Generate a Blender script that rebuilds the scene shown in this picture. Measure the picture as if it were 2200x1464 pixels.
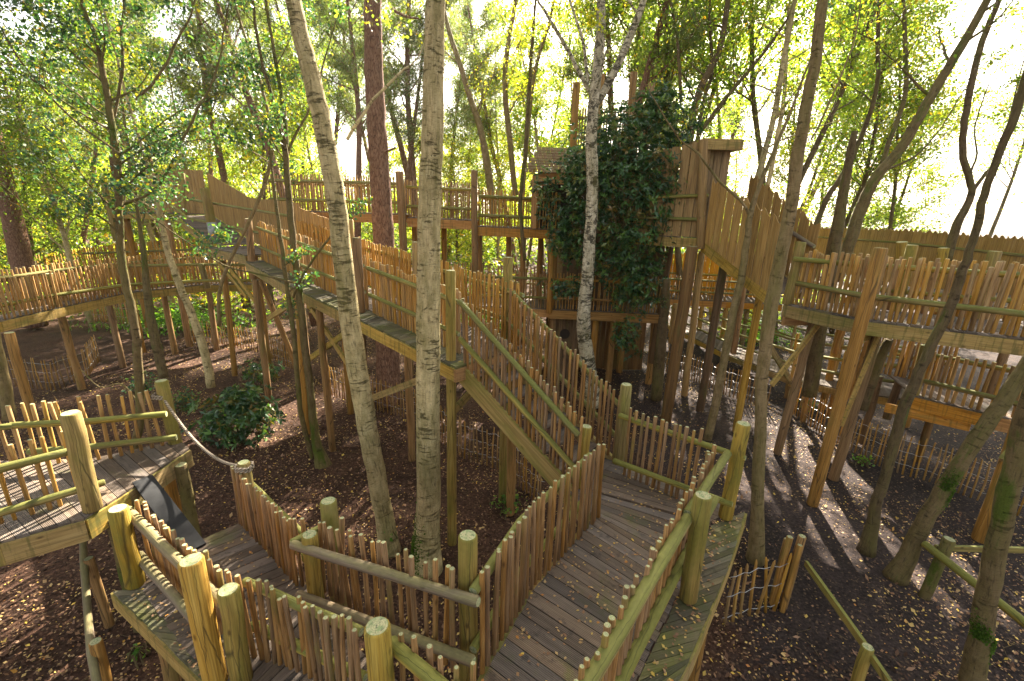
import bpy, math, random
import numpy as np
from mathutils import Vector, Matrix
random.seed(7); rng = np.random.default_rng(7)
for o in list(bpy.data.objects): bpy.data.objects.remove(o)
S = bpy.context.scene
# ---------------------------------------------------------------- camera
F, CX, CY, H = 970., 1100., 732., 5.5            # measured on the 2200 x 1464 photograph
pit, rol = math.radians(16), math.radians(1.5)
FW = Vector((0, math.cos(pit), -math.sin(pit)))
_u = Vector((0, math.sin(pit), math.cos(pit))); _r = Vector((1, 0, 0))
RT = _r * math.cos(rol) + _u * math.sin(rol); UP = _u * math.cos(rol) - _r * math.sin(rol)
CAM = Vector((0, 0, H))
cd = bpy.data.cameras.new('camera'); cam = bpy.data.objects.new('camera', cd)
S.collection.objects.link(cam); S.camera = cam
cd.sensor_width = 36; cd.lens = 36 * F / 2200; cd.clip_start = .05; cd.clip_end = 3000
cam.matrix_world = Matrix(((RT.x, UP.x, -FW.x, 0), (RT.y, UP.y, -FW.y, 0), (RT.z, UP.z, -FW.z, H), (0, 0, 0, 1)))
S.render.resolution_x, S.render.resolution_y = 1024, 681
# ---------------------------------------------------------------- light
SUN_AZ, SUN_EL = math.radians(17), math.radians(37)
W = bpy.data.worlds.new("World"); S.world = W; W.use_nodes = True
nt = W.node_tree; nt.nodes.clear()
sky = nt.nodes.new('ShaderNodeTexSky'); sky.sky_type = 'NISHITA'; sky.sun_disc = False
sky.sun_elevation = SUN_EL; sky.sun_rotation = SUN_AZ; sky.air_density = 1.0; sky.dust_density = 3.0; sky.ozone_density = .6
bg = nt.nodes.new('ShaderNodeBackground'); bg.inputs[1].default_value = .065
wo = nt.nodes.new('ShaderNodeOutputWorld'); hs_ = nt.nodes.new('ShaderNodeHueSaturation'); hs_.inputs['Saturation'].default_value = .55; nt.links.new(sky.outputs[0], hs_.inputs['Color'])
tn = nt.nodes.new('ShaderNodeMixRGB'); tn.blend_type = 'MULTIPLY'; tn.inputs[0].default_value = 1; tn.inputs[2].default_value = (1, .94, .84, 1)   # the photograph's warm white balance
nt.links.new(hs_.outputs[0], tn.inputs[1]); nt.links.new(tn.outputs[0], bg.inputs[0]); nt.links.new(bg.outputs[0], wo.inputs[0])
sl = bpy.data.lights.new('sun', 'SUN'); sl.energy = 5; sl.angle = math.radians(.5); sl.color = (1, .91, .78)
so = bpy.data.objects.new('sun', sl); S.collection.objects.link(so)
sd = Vector((math.sin(SUN_AZ) * math.cos(SUN_EL), math.cos(SUN_AZ) * math.cos(SUN_EL), math.sin(SUN_EL)))
so.rotation_euler = sd.to_track_quat('Z', 'Y').to_euler(); so.location = (10, 30, 40)
S.view_settings.view_transform = 'Standard'; S.view_settings.look = 'None'
S.view_settings.exposure = 2.95; S.view_settings.gamma = 1; S.view_settings.use_curve_mapping = False
S.render.engine = 'CYCLES'
S.cycles.max_bounces = 6; S.cycles.diffuse_bounces = 3; S.cycles.transmission_bounces = 4; S.cycles.transparent_max_bounces = 4

# ---------------------------------------------------------------- geometry helpers
def ray(x, y): return FW + RT * ((x - CX) / F) - UP * ((y - CY) / F)
def G(x, y, z=0.):                                # where the photo's pixel meets the level z
    d = ray(x, y); return CAM + d * ((z - H) / d.z)
def V(x, y, Y):                                   # ... or the vertical plane Y metres ahead
    d = ray(x, y); return CAM + d * (Y / d.y)
def depth(p): return (Vector(p) - CAM).dot(FW)
def lerp(a, b, t): return a + (b - a) * t
def pl_len(P): return sum((P[i + 1] - P[i]).length for i in range(len(P) - 1))
def pl_at(P, s):
    for i in range(len(P) - 1):
        L = (P[i + 1] - P[i]).length
        if s <= L or i == len(P) - 2: return P[i] + (P[i + 1] - P[i]) * (s / max(L, 1e-6)), (P[i + 1] - P[i]).normalized()
        s -= L

def link(o): S.collection.objects.link(o); return o
def thing(name, label, cat, loc=(0, 0, 0), group=None):
    o = bpy.data.objects.new(name, None); link(o); o.location = loc; o.empty_display_size = .2
    o['label'] = label; o['category'] = cat
    if group: o['group'] = group
    return o
def tag(o, label=None, cat=None, group=None, kind=None):
    if label: o['label'] = label
    if cat: o['category'] = cat
    if group: o['group'] = group
    if kind: o['kind'] = kind
    return o

class MB:
    def __init__(s): s.v = []; s.f = []; s.uv = []; s.t = []; s.mi = []; s.sm = []
    def face(s, idx, uvs, mi=0, sm=False): s.f.append(idx); s.uv.extend(uvs); s.mi.append(mi); s.sm.append(sm)
    def tube(s, P, R, n=8, cap=True, rough=0., capmat=0, bev=0., u0=None):
        P = [Vector(p) for p in P]; tone = random.random(); u0 = random.random() * 5 if u0 is None else u0
        if bev:                                    # rounded cut ends
            d0 = (P[0] - P[1]).normalized(); d1 = (P[-1] - P[-2]).normalized()
            P = [P[0], P[0] - d0 * bev] + P[1:-1] + [P[-1] - d1 * bev, P[-1]]
            R = [R[0] - bev * .8, R[0]] + list(R[1:-1]) + [R[-1], R[-1] - bev * .8]
        b = len(s.v); L = 0; vs = []
        d = (P[1] - P[0]).normalized()
        ref = Vector((0, 1, 0)) if abs(d.y) < .9 else Vector((0, 0, 1))
        a = (ref - d * ref.dot(d)).normalized()
        for i, p in enumerate(P):
            if 0 < i < len(P) - 1: d = (P[i + 1] - P[i - 1]).normalized()
            elif i: d = (P[i] - P[i - 1]).normalized()
            a = (a - d * a.dot(d)).normalized(); c = d.cross(a)
            if i: L += (P[i] - P[i - 1]).length
            vs.append(L)
            for k in range(n):
                t = 2 * math.pi * k / n; r = R[i] * (1 + (random.uniform(-rough, rough) if rough else 0))
                s.v.append(p + (a * math.cos(t) + c * math.sin(t)) * r); s.t.append(tone)
        rm = max(R)
        for i in range(len(P) - 1):
            for k in range(n):
                k2 = (k + 1) % n; ua, ub = u0 + 2 * math.pi * rm * k / n, u0 + 2 * math.pi * rm * (k + 1) / n
                s.face((b + i * n + k, b + i * n + k2, b + (i + 1) * n + k2, b + (i + 1) * n + k),
                       ((ua, vs[i]), (ub, vs[i]), (ub, vs[i + 1]), (ua, vs[i + 1])), 0, True)
        if cap:
            for e, i in ((0, 0), (1, len(P) - 1)):
                ring = [b + i * n + k for k in range(n)]
                if not e: ring = ring[::-1]
                uvs = [(.5 + .5 * math.cos(2 * math.pi * k / n), .5 + .5 * math.sin(2 * math.pi * k / n)) for k in range(n)]
                s.face(tuple(ring), uvs, capmat, False)
    def hexa(s, c8, mi=0):                         # 8 corners: 4 bottom, 4 above them
        tone = random.random(); b = len(s.v); s.v += [Vector(c) for c in c8]; s.t += [tone] * 8
        o = random.random() * 9
        for q in ((3, 2, 1, 0), (4, 5, 6, 7), (0, 1, 5, 4), (1, 2, 6, 5), (2, 3, 7, 6), (3, 0, 4, 7)):
            p = [Vector(c8[i]) for i in q]; e1 = (p[1] - p[0]).length; e2 = (p[2] - p[1]).length
            if e1 >= e2: uv = ((o, o), (o, o + e1), (o + e2, o + e1), (o + e2, o))
            else: uv = ((o, o), (o + e1, o), (o + e1, o + e2), (o, o + e2))
            s.face(tuple(b + i for i in q), uv, mi)
    def bar(s, p0, p1, w, h, up=Vector((0, 0, 1))):  # a plank: top edge runs p0 - p1, h down
        p0, p1 = Vector(p0), Vector(p1); d = (p1 - p0).normalized(); side = d.cross(up)
        if side.length < .05: side = d.cross(Vector((1, 0, 0)))
        side.normalize(); u = side.cross(d).normalized(); a = side * (w / 2); hh = u * h
        s.hexa([p0 - a - hh, p0 + a - hh, p1 + a - hh, p1 - a - hh, p0 - a, p0 + a, p1 + a, p1 - a])
    def build(s, name, mats, parent=None):
        off = Vector(parent.matrix_world.translation) if False else (Vector(parent.location) if parent else Vector((0, 0, 0)))
        if parent and parent.parent: off += Vector(parent.parent.location)
        me = bpy.data.meshes.new(name); me.from_pydata([tuple(v - off) for v in s.v], [], s.f)
        uvl = me.uv_layers.new(name='UVMap'); uvl.data.foreach_set('uv', [c for p in s.uv for c in p])
        at = me.attributes.new('tone', 'FLOAT', 'POINT'); at.data.foreach_set('value', s.t)
        mats = mats if isinstance(mats, (list, tuple)) else [mats]
        for m in mats: me.materials.append(m)
        me.polygons.foreach_set('material_index', s.mi); me.polygons.foreach_set('use_smooth', s.sm)
        me.update(); o = bpy.data.objects.new(name, me); link(o)
        if parent: o.parent = parent
        return o

def fast_mesh(name, verts, nper, mats, parent=None, tone=None, uv=None, off=None):
    n = len(verts) // nper
    me = bpy.data.meshes.new(name); v = verts - (np.array(off) if off is not None else 0)
    me.vertices.add(len(verts)); me.vertices.foreach_set('co', v.astype(np.float32).ravel())
    me.loops.add(len(verts)); me.loops.foreach_set('vertex_index', np.arange(len(verts), dtype=np.int32))
    me.polygons.add(n); me.polygons.foreach_set('loop_start', np.arange(0, len(verts), nper, dtype=np.int32))
    me.polygons.foreach_set('loop_total', np.full(n, nper, dtype=np.int32))
    if tone is not None:
        at = me.attributes.new('tone', 'FLOAT', 'POINT'); at.data.foreach_set('value', np.repeat(tone, nper).astype(np.float32))
    for m in mats: me.materials.append(m)
    me.update(calc_edges=True); o = bpy.data.objects.new(name, me); link(o)
    if parent: o.parent = parent
    return o

def leaf_quads(C, size, aspect=1.5, droop=.2, D=None):
    """C (n,3) -> kite-shaped leaves turned every way"""
    n = len(C); s = size * rng.uniform(.6, 1.25, (n, 1))
    a = rng.normal(size=(n, 3)) if D is None else D + rng.normal(size=(n, 3)) * .25
    a[:, 2] -= droop; a /= np.linalg.norm(a, axis=1, keepdims=True)
    nn = rng.normal(size=(n, 3)); nn[:, 2] += .9
    b = np.cross(a, nn); b /= np.linalg.norm(b, axis=1, keepdims=True) + 1e-9
    up = np.cross(b, a)
    w = s / aspect * .5
    v = np.stack([C, C + a * s * .45 + b * w + up * w * .25, C + a * s, C + a * s * .45 - b * w + up * w * .25], 1)
    return v.reshape(-1, 3)

# ---------------------------------------------------------------- materials
def newmat(name):
    m = bpy.data.materials.new(name); m.use_nodes = True; t = m.node_tree
    for n in list(t.nodes):
        if n.type != 'OUTPUT_MATERIAL': t.nodes.remove(n)
    return m, t, t.nodes['Material Output']
class NT:
    def __init__(s, t): s.t = t
    def n(s, ty, **k):
        nd = s.t.nodes.new('ShaderNode' + ty)
        for a, b in k.items(): setattr(nd, a, b)
        return nd
    def l(s, a, b): s.t.links.new(a, b)
    def val(s, sock, x):
        if hasattr(x, 'links') or hasattr(x, 'is_linked'): s.l(x, sock)
        else: sock.default_value = x
    def math(s, op, a, b=0., c=None, clamp=False):
        nd = s.n('Math', operation=op, use_clamp=clamp); s.val(nd.inputs[0], a); s.val(nd.inputs[1], b)
        if c is not None: s.val(nd.inputs[2], c)
        return nd.outputs[0]
    def noise(s, vec, scale, detail=4, rough=.55, dist=0.):
        nd = s.n('TexNoise'); s.l(vec, nd.inputs['Vector']); nd.inputs['Scale'].default_value = scale
        nd.inputs['Detail'].default_value = detail; nd.inputs['Roughness'].default_value = rough; nd.inputs['Distortion'].default_value = dist
        return nd.outputs['Fac']
    def ramp(s, fac, stops, interp='LINEAR'):
        nd = s.n('ValToRGB'); s.l(fac, nd.inputs[0]); e = nd.color_ramp; e.interpolation = interp
        while len(e.elements) < len(stops): e.elements.new(.5)
        for i, (p, c) in enumerate(stops):
            e.elements[i].position = p; e.elements[i].color = (c, c, c, 1) if not isinstance(c, tuple) else (*c, 1)
        return nd.outputs[0]
    def mix(s, f, a, b, mode='MIX'):
        nd = s.n('MixRGB', blend_type=mode); s.val(nd.inputs[0], f)
        for i, c in ((1, a), (2, b)):
            if isinstance(c, tuple): nd.inputs[i].default_value = (*c, 1)
            else: s.l(c, nd.inputs[i])
        return nd.outputs[0]
    def scalev(s, vec, x, y, z):
        nd = s.n('VectorMath', operation='MULTIPLY'); s.l(vec, nd.inputs[0]); nd.inputs[1].default_value = (x, y, z); return nd.outputs[0]
    def tone(s): return s.n('Attribute', attribute_name='tone').outputs['Fac']
    def rnd(s): return s.n('ObjectInfo').outputs['Random']
    def grain(s):                                  # uv in metres, shifted per piece
        uv = s.n('TexCoord').outputs['UV']; sx = s.n('SeparateXYZ'); s.l(uv, sx.inputs[0])
        cb = s.n('CombineXYZ'); s.l(sx.outputs[0], cb.inputs[0]); s.l(sx.outputs[1], cb.inputs[1])
        s.l(s.math('ADD', s.math('MULTIPLY', s.tone(), 40.), s.math('MULTIPLY', s.rnd(), 60.)), cb.inputs[2]); return cb.outputs[0]
    def up(s):
        sx = s.n('SeparateXYZ'); s.l(s.n('NewGeometry').outputs['Normal'], sx.inputs[0]); return sx.outputs[2]
    def pos(s): return s.n('NewGeometry').outputs['Position']
    def finish(s, out, col, rough=.75, bump=None, bs=.3, bd=.01, spec=.3):
        p = s.n('BsdfPrincipled'); s.val(p.inputs['Base Color'], col if not isinstance(col, tuple) else (*col, 1))
        s.val(p.inputs['Roughness'], rough); p.inputs['Specular IOR Level'].default_value = spec
        if bump is not None:
            b = s.n('Bump'); b.inputs['Strength'].default_value = bs; b.inputs['Distance'].default_value = bd
            s.l(bump, b.inputs['Height']); s.l(b.outputs[0], p.inputs['Normal'])
        s.l(p.outputs[0], out.inputs[0])

def wood(name, dark, mid, light, algae=(.16, .17, .03), amount=.4, upmoss=.5, gx=26, gy=1.6, knots=True, rough=.78, streak=0., crack=.0):
    m, t, out = newmat(name); N = NT(t); g = N.grain()
    n1 = N.noise(N.scalev(g, gx, gy, 1), 1., 5, .6, .6)
    col = N.ramp(n1, [(.25, dark), (.5, mid), (.78, light)])
    n2 = N.noise(N.scalev(g, gx * 4, gy * 1.3, 1), 1., 3, .6)
    col = N.mix(N.ramp(n2, [(.35, .55), (.55, 0.)]), col, (dark[0] * .45, dark[1] * .45, dark[2] * .45))
    if knots:
        vo = N.n('TexVoronoi', feature='F1'); N.l(N.scalev(g, 7, 3.2, 1), vo.inputs['Vector']); vo.inputs['Scale'].default_value = 1.
        col = N.mix(N.ramp(vo.outputs['Distance'], [(.05, .8), (.14, 0.)]), col, (dark[0] * .35, dark[1] * .3, dark[2] * .3))
    n2c = None
    if crack:                                      # long drying cracks
        vc = N.n('TexVoronoi', feature='DISTANCE_TO_EDGE'); jig = N.n('VectorMath', operation='ADD'); N.l(N.scalev(g, 9, .45, 1), jig.inputs[0])
        cbx = N.n('CombineXYZ'); N.l(N.math('MULTIPLY', N.noise(N.scalev(g, 3, 5, 1), 1., 3), .45), cbx.inputs[0]); N.l(cbx.outputs[0], jig.inputs[1])
        N.l(jig.outputs[0], vc.inputs['Vector']); vc.inputs['Scale'].default_value = 1.; n2c = N.ramp(vc.outputs['Distance'], [(.0, crack), (.022, 0.)])
        col = N.mix(n2c, col, (.035, .02, .01))
    vary = N.math('ADD', N.math('MULTIPLY', N.tone(), .5), N.math('MULTIPLY', N.rnd(), .5))
    hs = N.n('HueSaturation'); N.l(col, hs.inputs['Color']); hs.inputs['Hue'].default_value = .5
    N.l(N.math('ADD', N.math('MULTIPLY', vary, .6), .62), hs.inputs['Value']); N.l(N.math('ADD', N.math('MULTIPLY', N.rnd(), .25), .92), hs.inputs['Saturation'])
    n3 = N.noise(N.scalev(g, 3.5, .9 if not streak else .7, 1), 1., 5, .62, .4)
    upf = N.math('MULTIPLY', N.ramp(N.up(), [(0., 0.), (.8, 1.)]), upmoss * .4)
    fac = N.ramp(N.math('ADD', N.math('ADD', n3, upf), (amount - .5) * .5), [(.48, 0.), (.68, 1.)])
    alg = N.mix(N.noise(N.scalev(g, 40, 20, 1), 1., 3), (algae[0] * .55, algae[1] * .55, algae[2] * .7), (algae[0] * 1.4, algae[1] * 1.35, algae[2] * 1.6))
    col = N.mix(N.math('MULTIPLY', fac, .85), hs.outputs[0], alg)
    if streak:
        n4 = N.noise(N.scalev(g, 2.2, 22, 1), 1., 3, .5); col = N.mix(N.ramp(n4, [(.52, 0.), (.66, streak)]), col, (.06, .07, .015))
    if n2c is not None: col = N.mix(n2c, col, (.03, .02, .01))
    N.finish(out, col, rough, N.math('SUBTRACT', N.math('ADD', n1, N.math('MULTIPLY', n2, .8)), n2c if n2c is not None else 0.), .6, .008)
    return m
M = {}
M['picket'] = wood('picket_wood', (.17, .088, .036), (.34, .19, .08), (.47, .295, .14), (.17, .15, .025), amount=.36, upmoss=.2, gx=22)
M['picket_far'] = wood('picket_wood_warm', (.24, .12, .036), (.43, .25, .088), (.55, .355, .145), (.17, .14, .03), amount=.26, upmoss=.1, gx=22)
M['post'] = wood('post_wood', (.20, .125, .035), (.33, .225, .065), (.43, .32, .11), (.165, .155, .020), .56, .3, 18, 1.1, crack=.5)
M['post_fresh'] = wood('post_wood_pale', (.32, .18, .055), (.48, .30, .10), (.58, .40, .15), (.24, .19, .03), .36, .2, 18, 1.0, crack=.5)
M['pole'] = wood('support_pole_wood', (.20, .105, .038), (.34, .19, .07), (.45, .27, .11), (.16, .13, .025), .40, .1, 18, 1., crack=.5)
M['rail'] = wood('rail_wood', (.19, .14, .045), (.32, .24, .075), (.42, .34, .13), (.145, .155, .025), .52, .8, 20, 1.3, crack=.5)
M['rail_grey'] = wood('weathered_rail_wood', (.14, .095, .06), (.24, .17, .11), (.34, .26, .17), (.18, .16, .05), .42, .5, 20, 1.3)
M['beam'] = wood('beam_wood', (.26, .16, .05), (.40, .265, .09), (.50, .35, .14), (.17, .16, .025), .45, .4, 14, 1.3, streak=.55)
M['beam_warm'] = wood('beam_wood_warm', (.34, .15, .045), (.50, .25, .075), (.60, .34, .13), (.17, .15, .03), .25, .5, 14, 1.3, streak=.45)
M['stringer'] = wood('stringer_wood', (.27, .17, .055), (.40, .27, .10), (.48, .34, .14), (.20, .18, .03), .55, .3, 9, .9)
M['plank'] = wood('plank_wood', (.21, .125, .055), (.36, .23, .10), (.45, .31, .15), (.20, .16, .04), .32, .2, 12, 1.1)
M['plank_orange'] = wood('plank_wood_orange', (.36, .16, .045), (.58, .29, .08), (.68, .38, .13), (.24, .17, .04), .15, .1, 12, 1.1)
M['slab'] = wood('slab_wood_dark', (.09, .05, .025), (.17, .10, .045), (.25, .15, .075), (.10, .10, .02), .35, .2, 10, .8)

def deckmat(name, a, b, green):
    m, t, out = newmat(name); N = NT(t); g = N.grain()
    n1 = N.noise(N.scalev(g, 30, 2.2, 1), 1., 5, .65, .5)
    col = N.ramp(n1, [(.3, a), (.7, b)])
    wv = N.n('TexWave', wave_type='BANDS', bands_direction='X'); N.l(N.scalev(g, 1, .02, 0), wv.inputs['Vector']); wv.inputs['Scale'].default_value = 21; wv.inputs['Distortion'].default_value = .6
    col = N.mix(N.ramp(wv.outputs['Fac'], [(.0, .5), (.35, 0.)]), col, (a[0] * .4, a[1] * .4, a[2] * .4))
    p = N.pos(); n2 = N.noise(p, 9, 4, .6); col = N.mix(N.ramp(n2, [(.28, .7), (.43, 0.)]), col, (.035, .028, .024))
    n3 = N.noise(p, 2.3, 5, .65); col = N.mix(N.ramp(n3, [(.62 - green * .38, 0.), (.80 - green * .25, .9)]), col, (.105, .115, .028))
    hs = N.n('HueSaturation'); N.l(col, hs.inputs['Color']); N.l(N.math('ADD', N.math('MULTIPLY', N.tone(), .65), .62), hs.inputs['Value']); N.l(N.math('ADD', N.math('MULTIPLY', N.math('FRACT', N.math('MULTIPLY', N.tone(), 13.)), .4), .75), hs.inputs['Saturation'])
    N.finish(out, hs.outputs[0], .8, N.math('ADD', n1, wv.outputs['Fac']), .5, .006, .25); return m
M['deck'] = deckmat('decking_brown', (.105, .076, .054), (.21, .158, .112), .14)
M['deck_green'] = deckmat('decking_mossy', (.10, .080, .045), (.20, .165, .095), .55)

def endgrain():
    m, t, out = newmat('cut_end_grain'); N = NT(t); uv = N.n('TexCoord').outputs['UV']
    sb = N.n('VectorMath', operation='SUBTRACT'); N.l(uv, sb.inputs[0]); sb.inputs[1].default_value = (.5, .5, 0)
    ln = N.n('VectorMath', operation='LENGTH'); N.l(sb.outputs[0], ln.inputs[0]); r = ln.outputs['Value']
    g = N.n('CombineXYZ'); N.l(N.math('ADD', N.rnd(), N.tone()), g.inputs[2])
    ad = N.n('VectorMath', operation='ADD'); N.l(uv, ad.inputs[0]); N.l(g.outputs[0], ad.inputs[1])
    nz = N.noise(ad.outputs[0], 4, 4, .7); rr = N.math('ADD', N.math('MULTIPLY', r, 55.), N.math('MULTIPLY', nz, 14.))
    si = N.math('SINE', rr)
    col = N.mix(N.math('MULTIPLY', N.math('ADD', si, 1.), .3), (.44, .40, .22), (.24, .22, .11))
    col = N.mix(N.ramp(nz, [(.42, 0.), (.60, .85)]), col, (.18, .24, .10))
    col = N.mix(N.ramp(N.noise(ad.outputs[0], 7, 3, .6), [(.55, 0.), (.66, .8)]), col, (.06, .07, .045))
    N.finish(out, col, .85, si, .15, .003); return m
M['end'] = endgrain()

def birch(name, base, dark, green, moss=.0, band=.5, blot=0.):
    m, t, out = newmat(name); N = NT(t); g = N.grain()
    n0 = N.noise(N.scalev(g, 6, 5, 1), 1., 7, .7)
    col = N.ramp(n0, [(.28, (base[0] * .42, base[1] * .40, base[2] * .36)), (.48, (base[0] * .85, base[1] * .83, base[2] * .78)), (.62, base), (.8, (base[0] * 1.2, base[1] * 1.2, base[2] * 1.2))])
    n1 = N.noise(N.scalev(g, 8, 130, 1), 1., 3, .6, .2)               # fine lenticels
    col = N.mix(N.ramp(n1, [(.54, 0.), (.64, .42)]), col, (dark[0] * 1.5, dark[1] * 1.5, dark[2] * 1.4))
    n5 = N.noise(N.scalev(g, 3.2, 26, 1), 1., 5, .7, .5)              # dark arcs
    n2 = N.noise(N.scalev(g, 1.5, 2.6, 1), 1., 6, .72, .6)
    arc = N.ramp(N.math('ADD', N.math('MULTIPLY', n5, .6), N.math('MULTIPLY', n2, .4)), [(.60 - band * .07, 0.), (.65 - band * .07, .85)])
    col = N.mix(arc, col, dark)
    if blot:
        n7 = N.noise(N.scalev(g, 3.0, 5.5, 1), 1., 8, .78, 1.2); col = N.mix(N.ramp(n7, [(.60 - blot * .1, 0.), (.63 - blot * .1, .92)]), col, dark)
    n3 = N.noise(N.scalev(g, 2.4, .7, 1), 1., 6, .7); col = N.mix(N.ramp(n3, [(.5 - green * .3, 0.), (.74 - green * .2, .75)]), col, (.15, .135, .035))
    n6 = N.noise(N.scalev(g, 30, 5, 1), 1., 5, .7)                    # vertical fissures
    col = N.mix(N.ramp(n6, [(.34, .75), (.46, 0.)]), col, dark)
    if moss:
        n4 = N.noise(N.scalev(g, 3, 1.2, 1), 1., 6, .7); col = N.mix(N.ramp(n4, [(.62 - moss * .3, 0.), (.72 - moss * .3, .95)]), col, N.mix(N.noise(N.scalev(g, 60, 60, 1), 1., 2), (.04, .06, .01), (.12, .15, .02)))
    bmp = N.math('ADD', N.math('SUBTRACT', N.math('MULTIPLY', n6, .9), arc), N.math('ADD', n0, N.math('MULTIPLY', n1, .5)))
    N.finish(out, col, .85, bmp, 1., .022, .15); return m
M['birch'] = birch('birch_bark', (.68, .54, .29), (.085, .065, .03), .38, band=.75, blot=.05)
M['birch_white'] = birch('birch_bark_pale', (.66, .58, .42), (.05, .04, .026), .10, band=1., blot=.75)
M['birch_green'] = birch('bark_green', (.31, .22, .11), (.07, .05, .022), .36, band=.45)
M['bark_moss'] = birch('bark_mossy', (.19, .135, .065), (.05, .036, .018), .3, moss=.3, band=.5)
M['bark_dark'] = birch('bark_dark', (.15, .105, .055), (.04, .028, .016), .2, moss=.08, band=.6)
def pinebark():
    m, t, out = newmat('pine_bark'); N = NT(t); g = N.grain()
    vo = N.n('TexVoronoi', feature='DISTANCE_TO_EDGE'); N.l(N.scalev(g, 22, 6, 1), vo.inputs['Vector']); vo.inputs['Scale'].default_value = 1.
    n0 = N.noise(N.scalev(g, 25, 7, 1), 1., 5, .65)
    col = N.ramp(n0, [(.3, (.15, .08, .05)), (.55, (.30, .165, .10)), (.75, (.42, .26, .17))])
    e = N.ramp(vo.outputs['Distance'], [(.0, 1.), (.12, 0.)]); col = N.mix(N.math('MULTIPLY', e, .75), col, (.07, .035, .025))
    N.finish(out, col, .9, N.math('SUBTRACT', n0, e), .9, .02, .15); return m
M['pine'] = pinebark()

def leafmat(name, stops, trans=.5, rough=.45, spec=.4, tcol=1.0):
    m, t, out = newmat(name); N = NT(t)
    c = N.ramp(N.tone(), stops)
    hs = N.n('HueSaturation'); N.l(c, hs.inputs['Color']); N.l(N.math('ADD', N.math('MULTIPLY', N.rnd(), .3), .85), hs.inputs['Value'])
    p = N.n('BsdfPrincipled'); N.l(hs.outputs[0], p.inputs['Base Color']); p.inputs['Roughness'].default_value = rough; p.inputs['Specular IOR Level'].default_value = spec
    tr = N.n('BsdfTranslucent'); N.l(N.mix(1., hs.outputs[0], (1.9 * tcol, 2.0 * tcol, .7 * tcol), 'MULTIPLY'), tr.inputs[0])
    mx = N.n('MixShader'); mx.inputs[0].default_value = trans; N.l(p.outputs[0], mx.inputs[1]); N.l(tr.outputs[0], mx.inputs[2]); N.l(mx.outputs[0], out.inputs[0])
    return m
M['leaf'] = leafmat('birch_leaf', [(0, (.055, .095, .020)), (.5, (.11, .155, .025)), (.85, (.21, .22, .03)), (.95, (.36, .25, .03)), (1, (.42, .22, .03))], .6, tcol=1.5)
M['leaf_near'] = leafmat('hornbeam_leaf', [(0, (.022, .065, .036)), (.5, (.045, .105, .045)), (.90, (.12, .175, .035)), (.985, (.34, .27, .03)), (1, (.42, .18, .03))], .33, tcol=1.0)
M['leaf_yellow'] = leafmat('yellowing_leaf', [(0, (.09, .13, .02)), (.5, (.18, .20, .02)), (.85, (.32, .28, .03)), (1, (.42, .26, .03))], .62, tcol=1.5)
M['needle'] = leafmat('pine_needle', [(0, (.06, .09, .04)), (.5, (.11, .14, .055)), (1, (.22, .20, .08))], .45, .6, tcol=1.2)
M['rhodo'] = leafmat('rhododendron_leaf', [(0, (.022, .060, .022)), (.55, (.045, .105, .036)), (.85, (.12, .23, .045)), (1, (.22, .13, .03))], .2, .3, .5)
M['mossleaf'] = leafmat('moss_tuft', [(0, (.035, .07, .01)), (1, (.10, .17, .02))], .2, .9, .1)
M['fern'] = leafmat('undergrowth_leaf', [(0, (.05, .12, .02)), (.6, (.10, .22, .03)), (1, (.22, .30, .04))], .5)
M['litter'] = leafmat('fallen_leaf', [(0, (.13, .06, .03)), (.45, (.27, .14, .065)), (.75, (.48, .32, .13)), (.92, (.62, .42, .06)), (1, (.45, .17, .04))], .1, .6)
M['chip'] = leafmat('bark_chip', [(0, (.020, .010, .006)), (.5, (.065, .033, .020)), (.85, (.16, .085, .048)), (1, (.34, .21, .13))], .02, .85, .2)

def ground():
    m, t, out = newmat('forest_floor'); N = NT(t); p = N.pos()
    n1 = N.noise(p, 1.1, 5, .6); n2 = N.noise(p, 22, 5, .7); n3 = N.noise(p, 90, 3, .6)
    vo = N.n('TexVoronoi'); N.l(p, vo.inputs['Vector']); vo.inputs['Scale'].default_value = 38
    col = N.ramp(n2, [(.3, (.018, .009, .006)), (.5, (.060, .030, .018)), (.75, (.14, .075, .043))])
    sep = N.n('SeparateXYZ'); N.l(p, sep.inputs[0])
    # trodden grey earth of the paths on the right
    gx = N.ramp(N.math('ADD', N.math('MULTIPLY', N.math('SUBTRACT', sep.outputs[0], 2.2), .30), N.math('MULTIPLY', N.math('SUBTRACT', n1, .5), 1.4)), [(.15, 0.), (.45, 1.)])
    col = N.mix(N.math('MULTIPLY', gx, .75), col, N.ramp(n2, [(.3, (.010, .009, .010)), (.55, (.032, .027, .026)), (.75, (.075, .062, .057))]))
    nb = N.noise(p, .55, 4, .6); col = N.mix(1., col, N.ramp(nb, [(.35, .55), (.62, 1.35)]), 'MULTIPLY')
    col = N.mix(N.ramp(vo.outputs['Color'], [(.80, 0.), (.9, .7)]), col, (.17, .11, .06))
    N.finish(out, col, .92, N.math('ADD', n2, N.math('MULTIPLY', n3, .5)), .9, .03, .15); return m
M['ground'] = ground()
def plain(name, c, rough=.6, metal=0., noise=.25, sc=30):
    m, t, out = newmat(name); N = NT(t); n = N.noise(N.pos(), sc, 4)
    col = N.mix(n, (c[0] * (1 - noise), c[1] * (1 - noise), c[2] * (1 - noise)), (min(1, c[0] * (1 + noise)), min(1, c[1] * (1 + noise)), min(1, c[2] * (1 + noise))))
    N.finish(out, col, rough, n, .3, .004); 
    if metal: [setattr(x.inputs['Metallic'], 'default_value', metal) for x in t.nodes if x.type == 'BSDF_PRINCIPLED']
    return m
M['rope'] = plain('rope', (.42, .35, .27), .9, 0, .4, 120)
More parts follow.
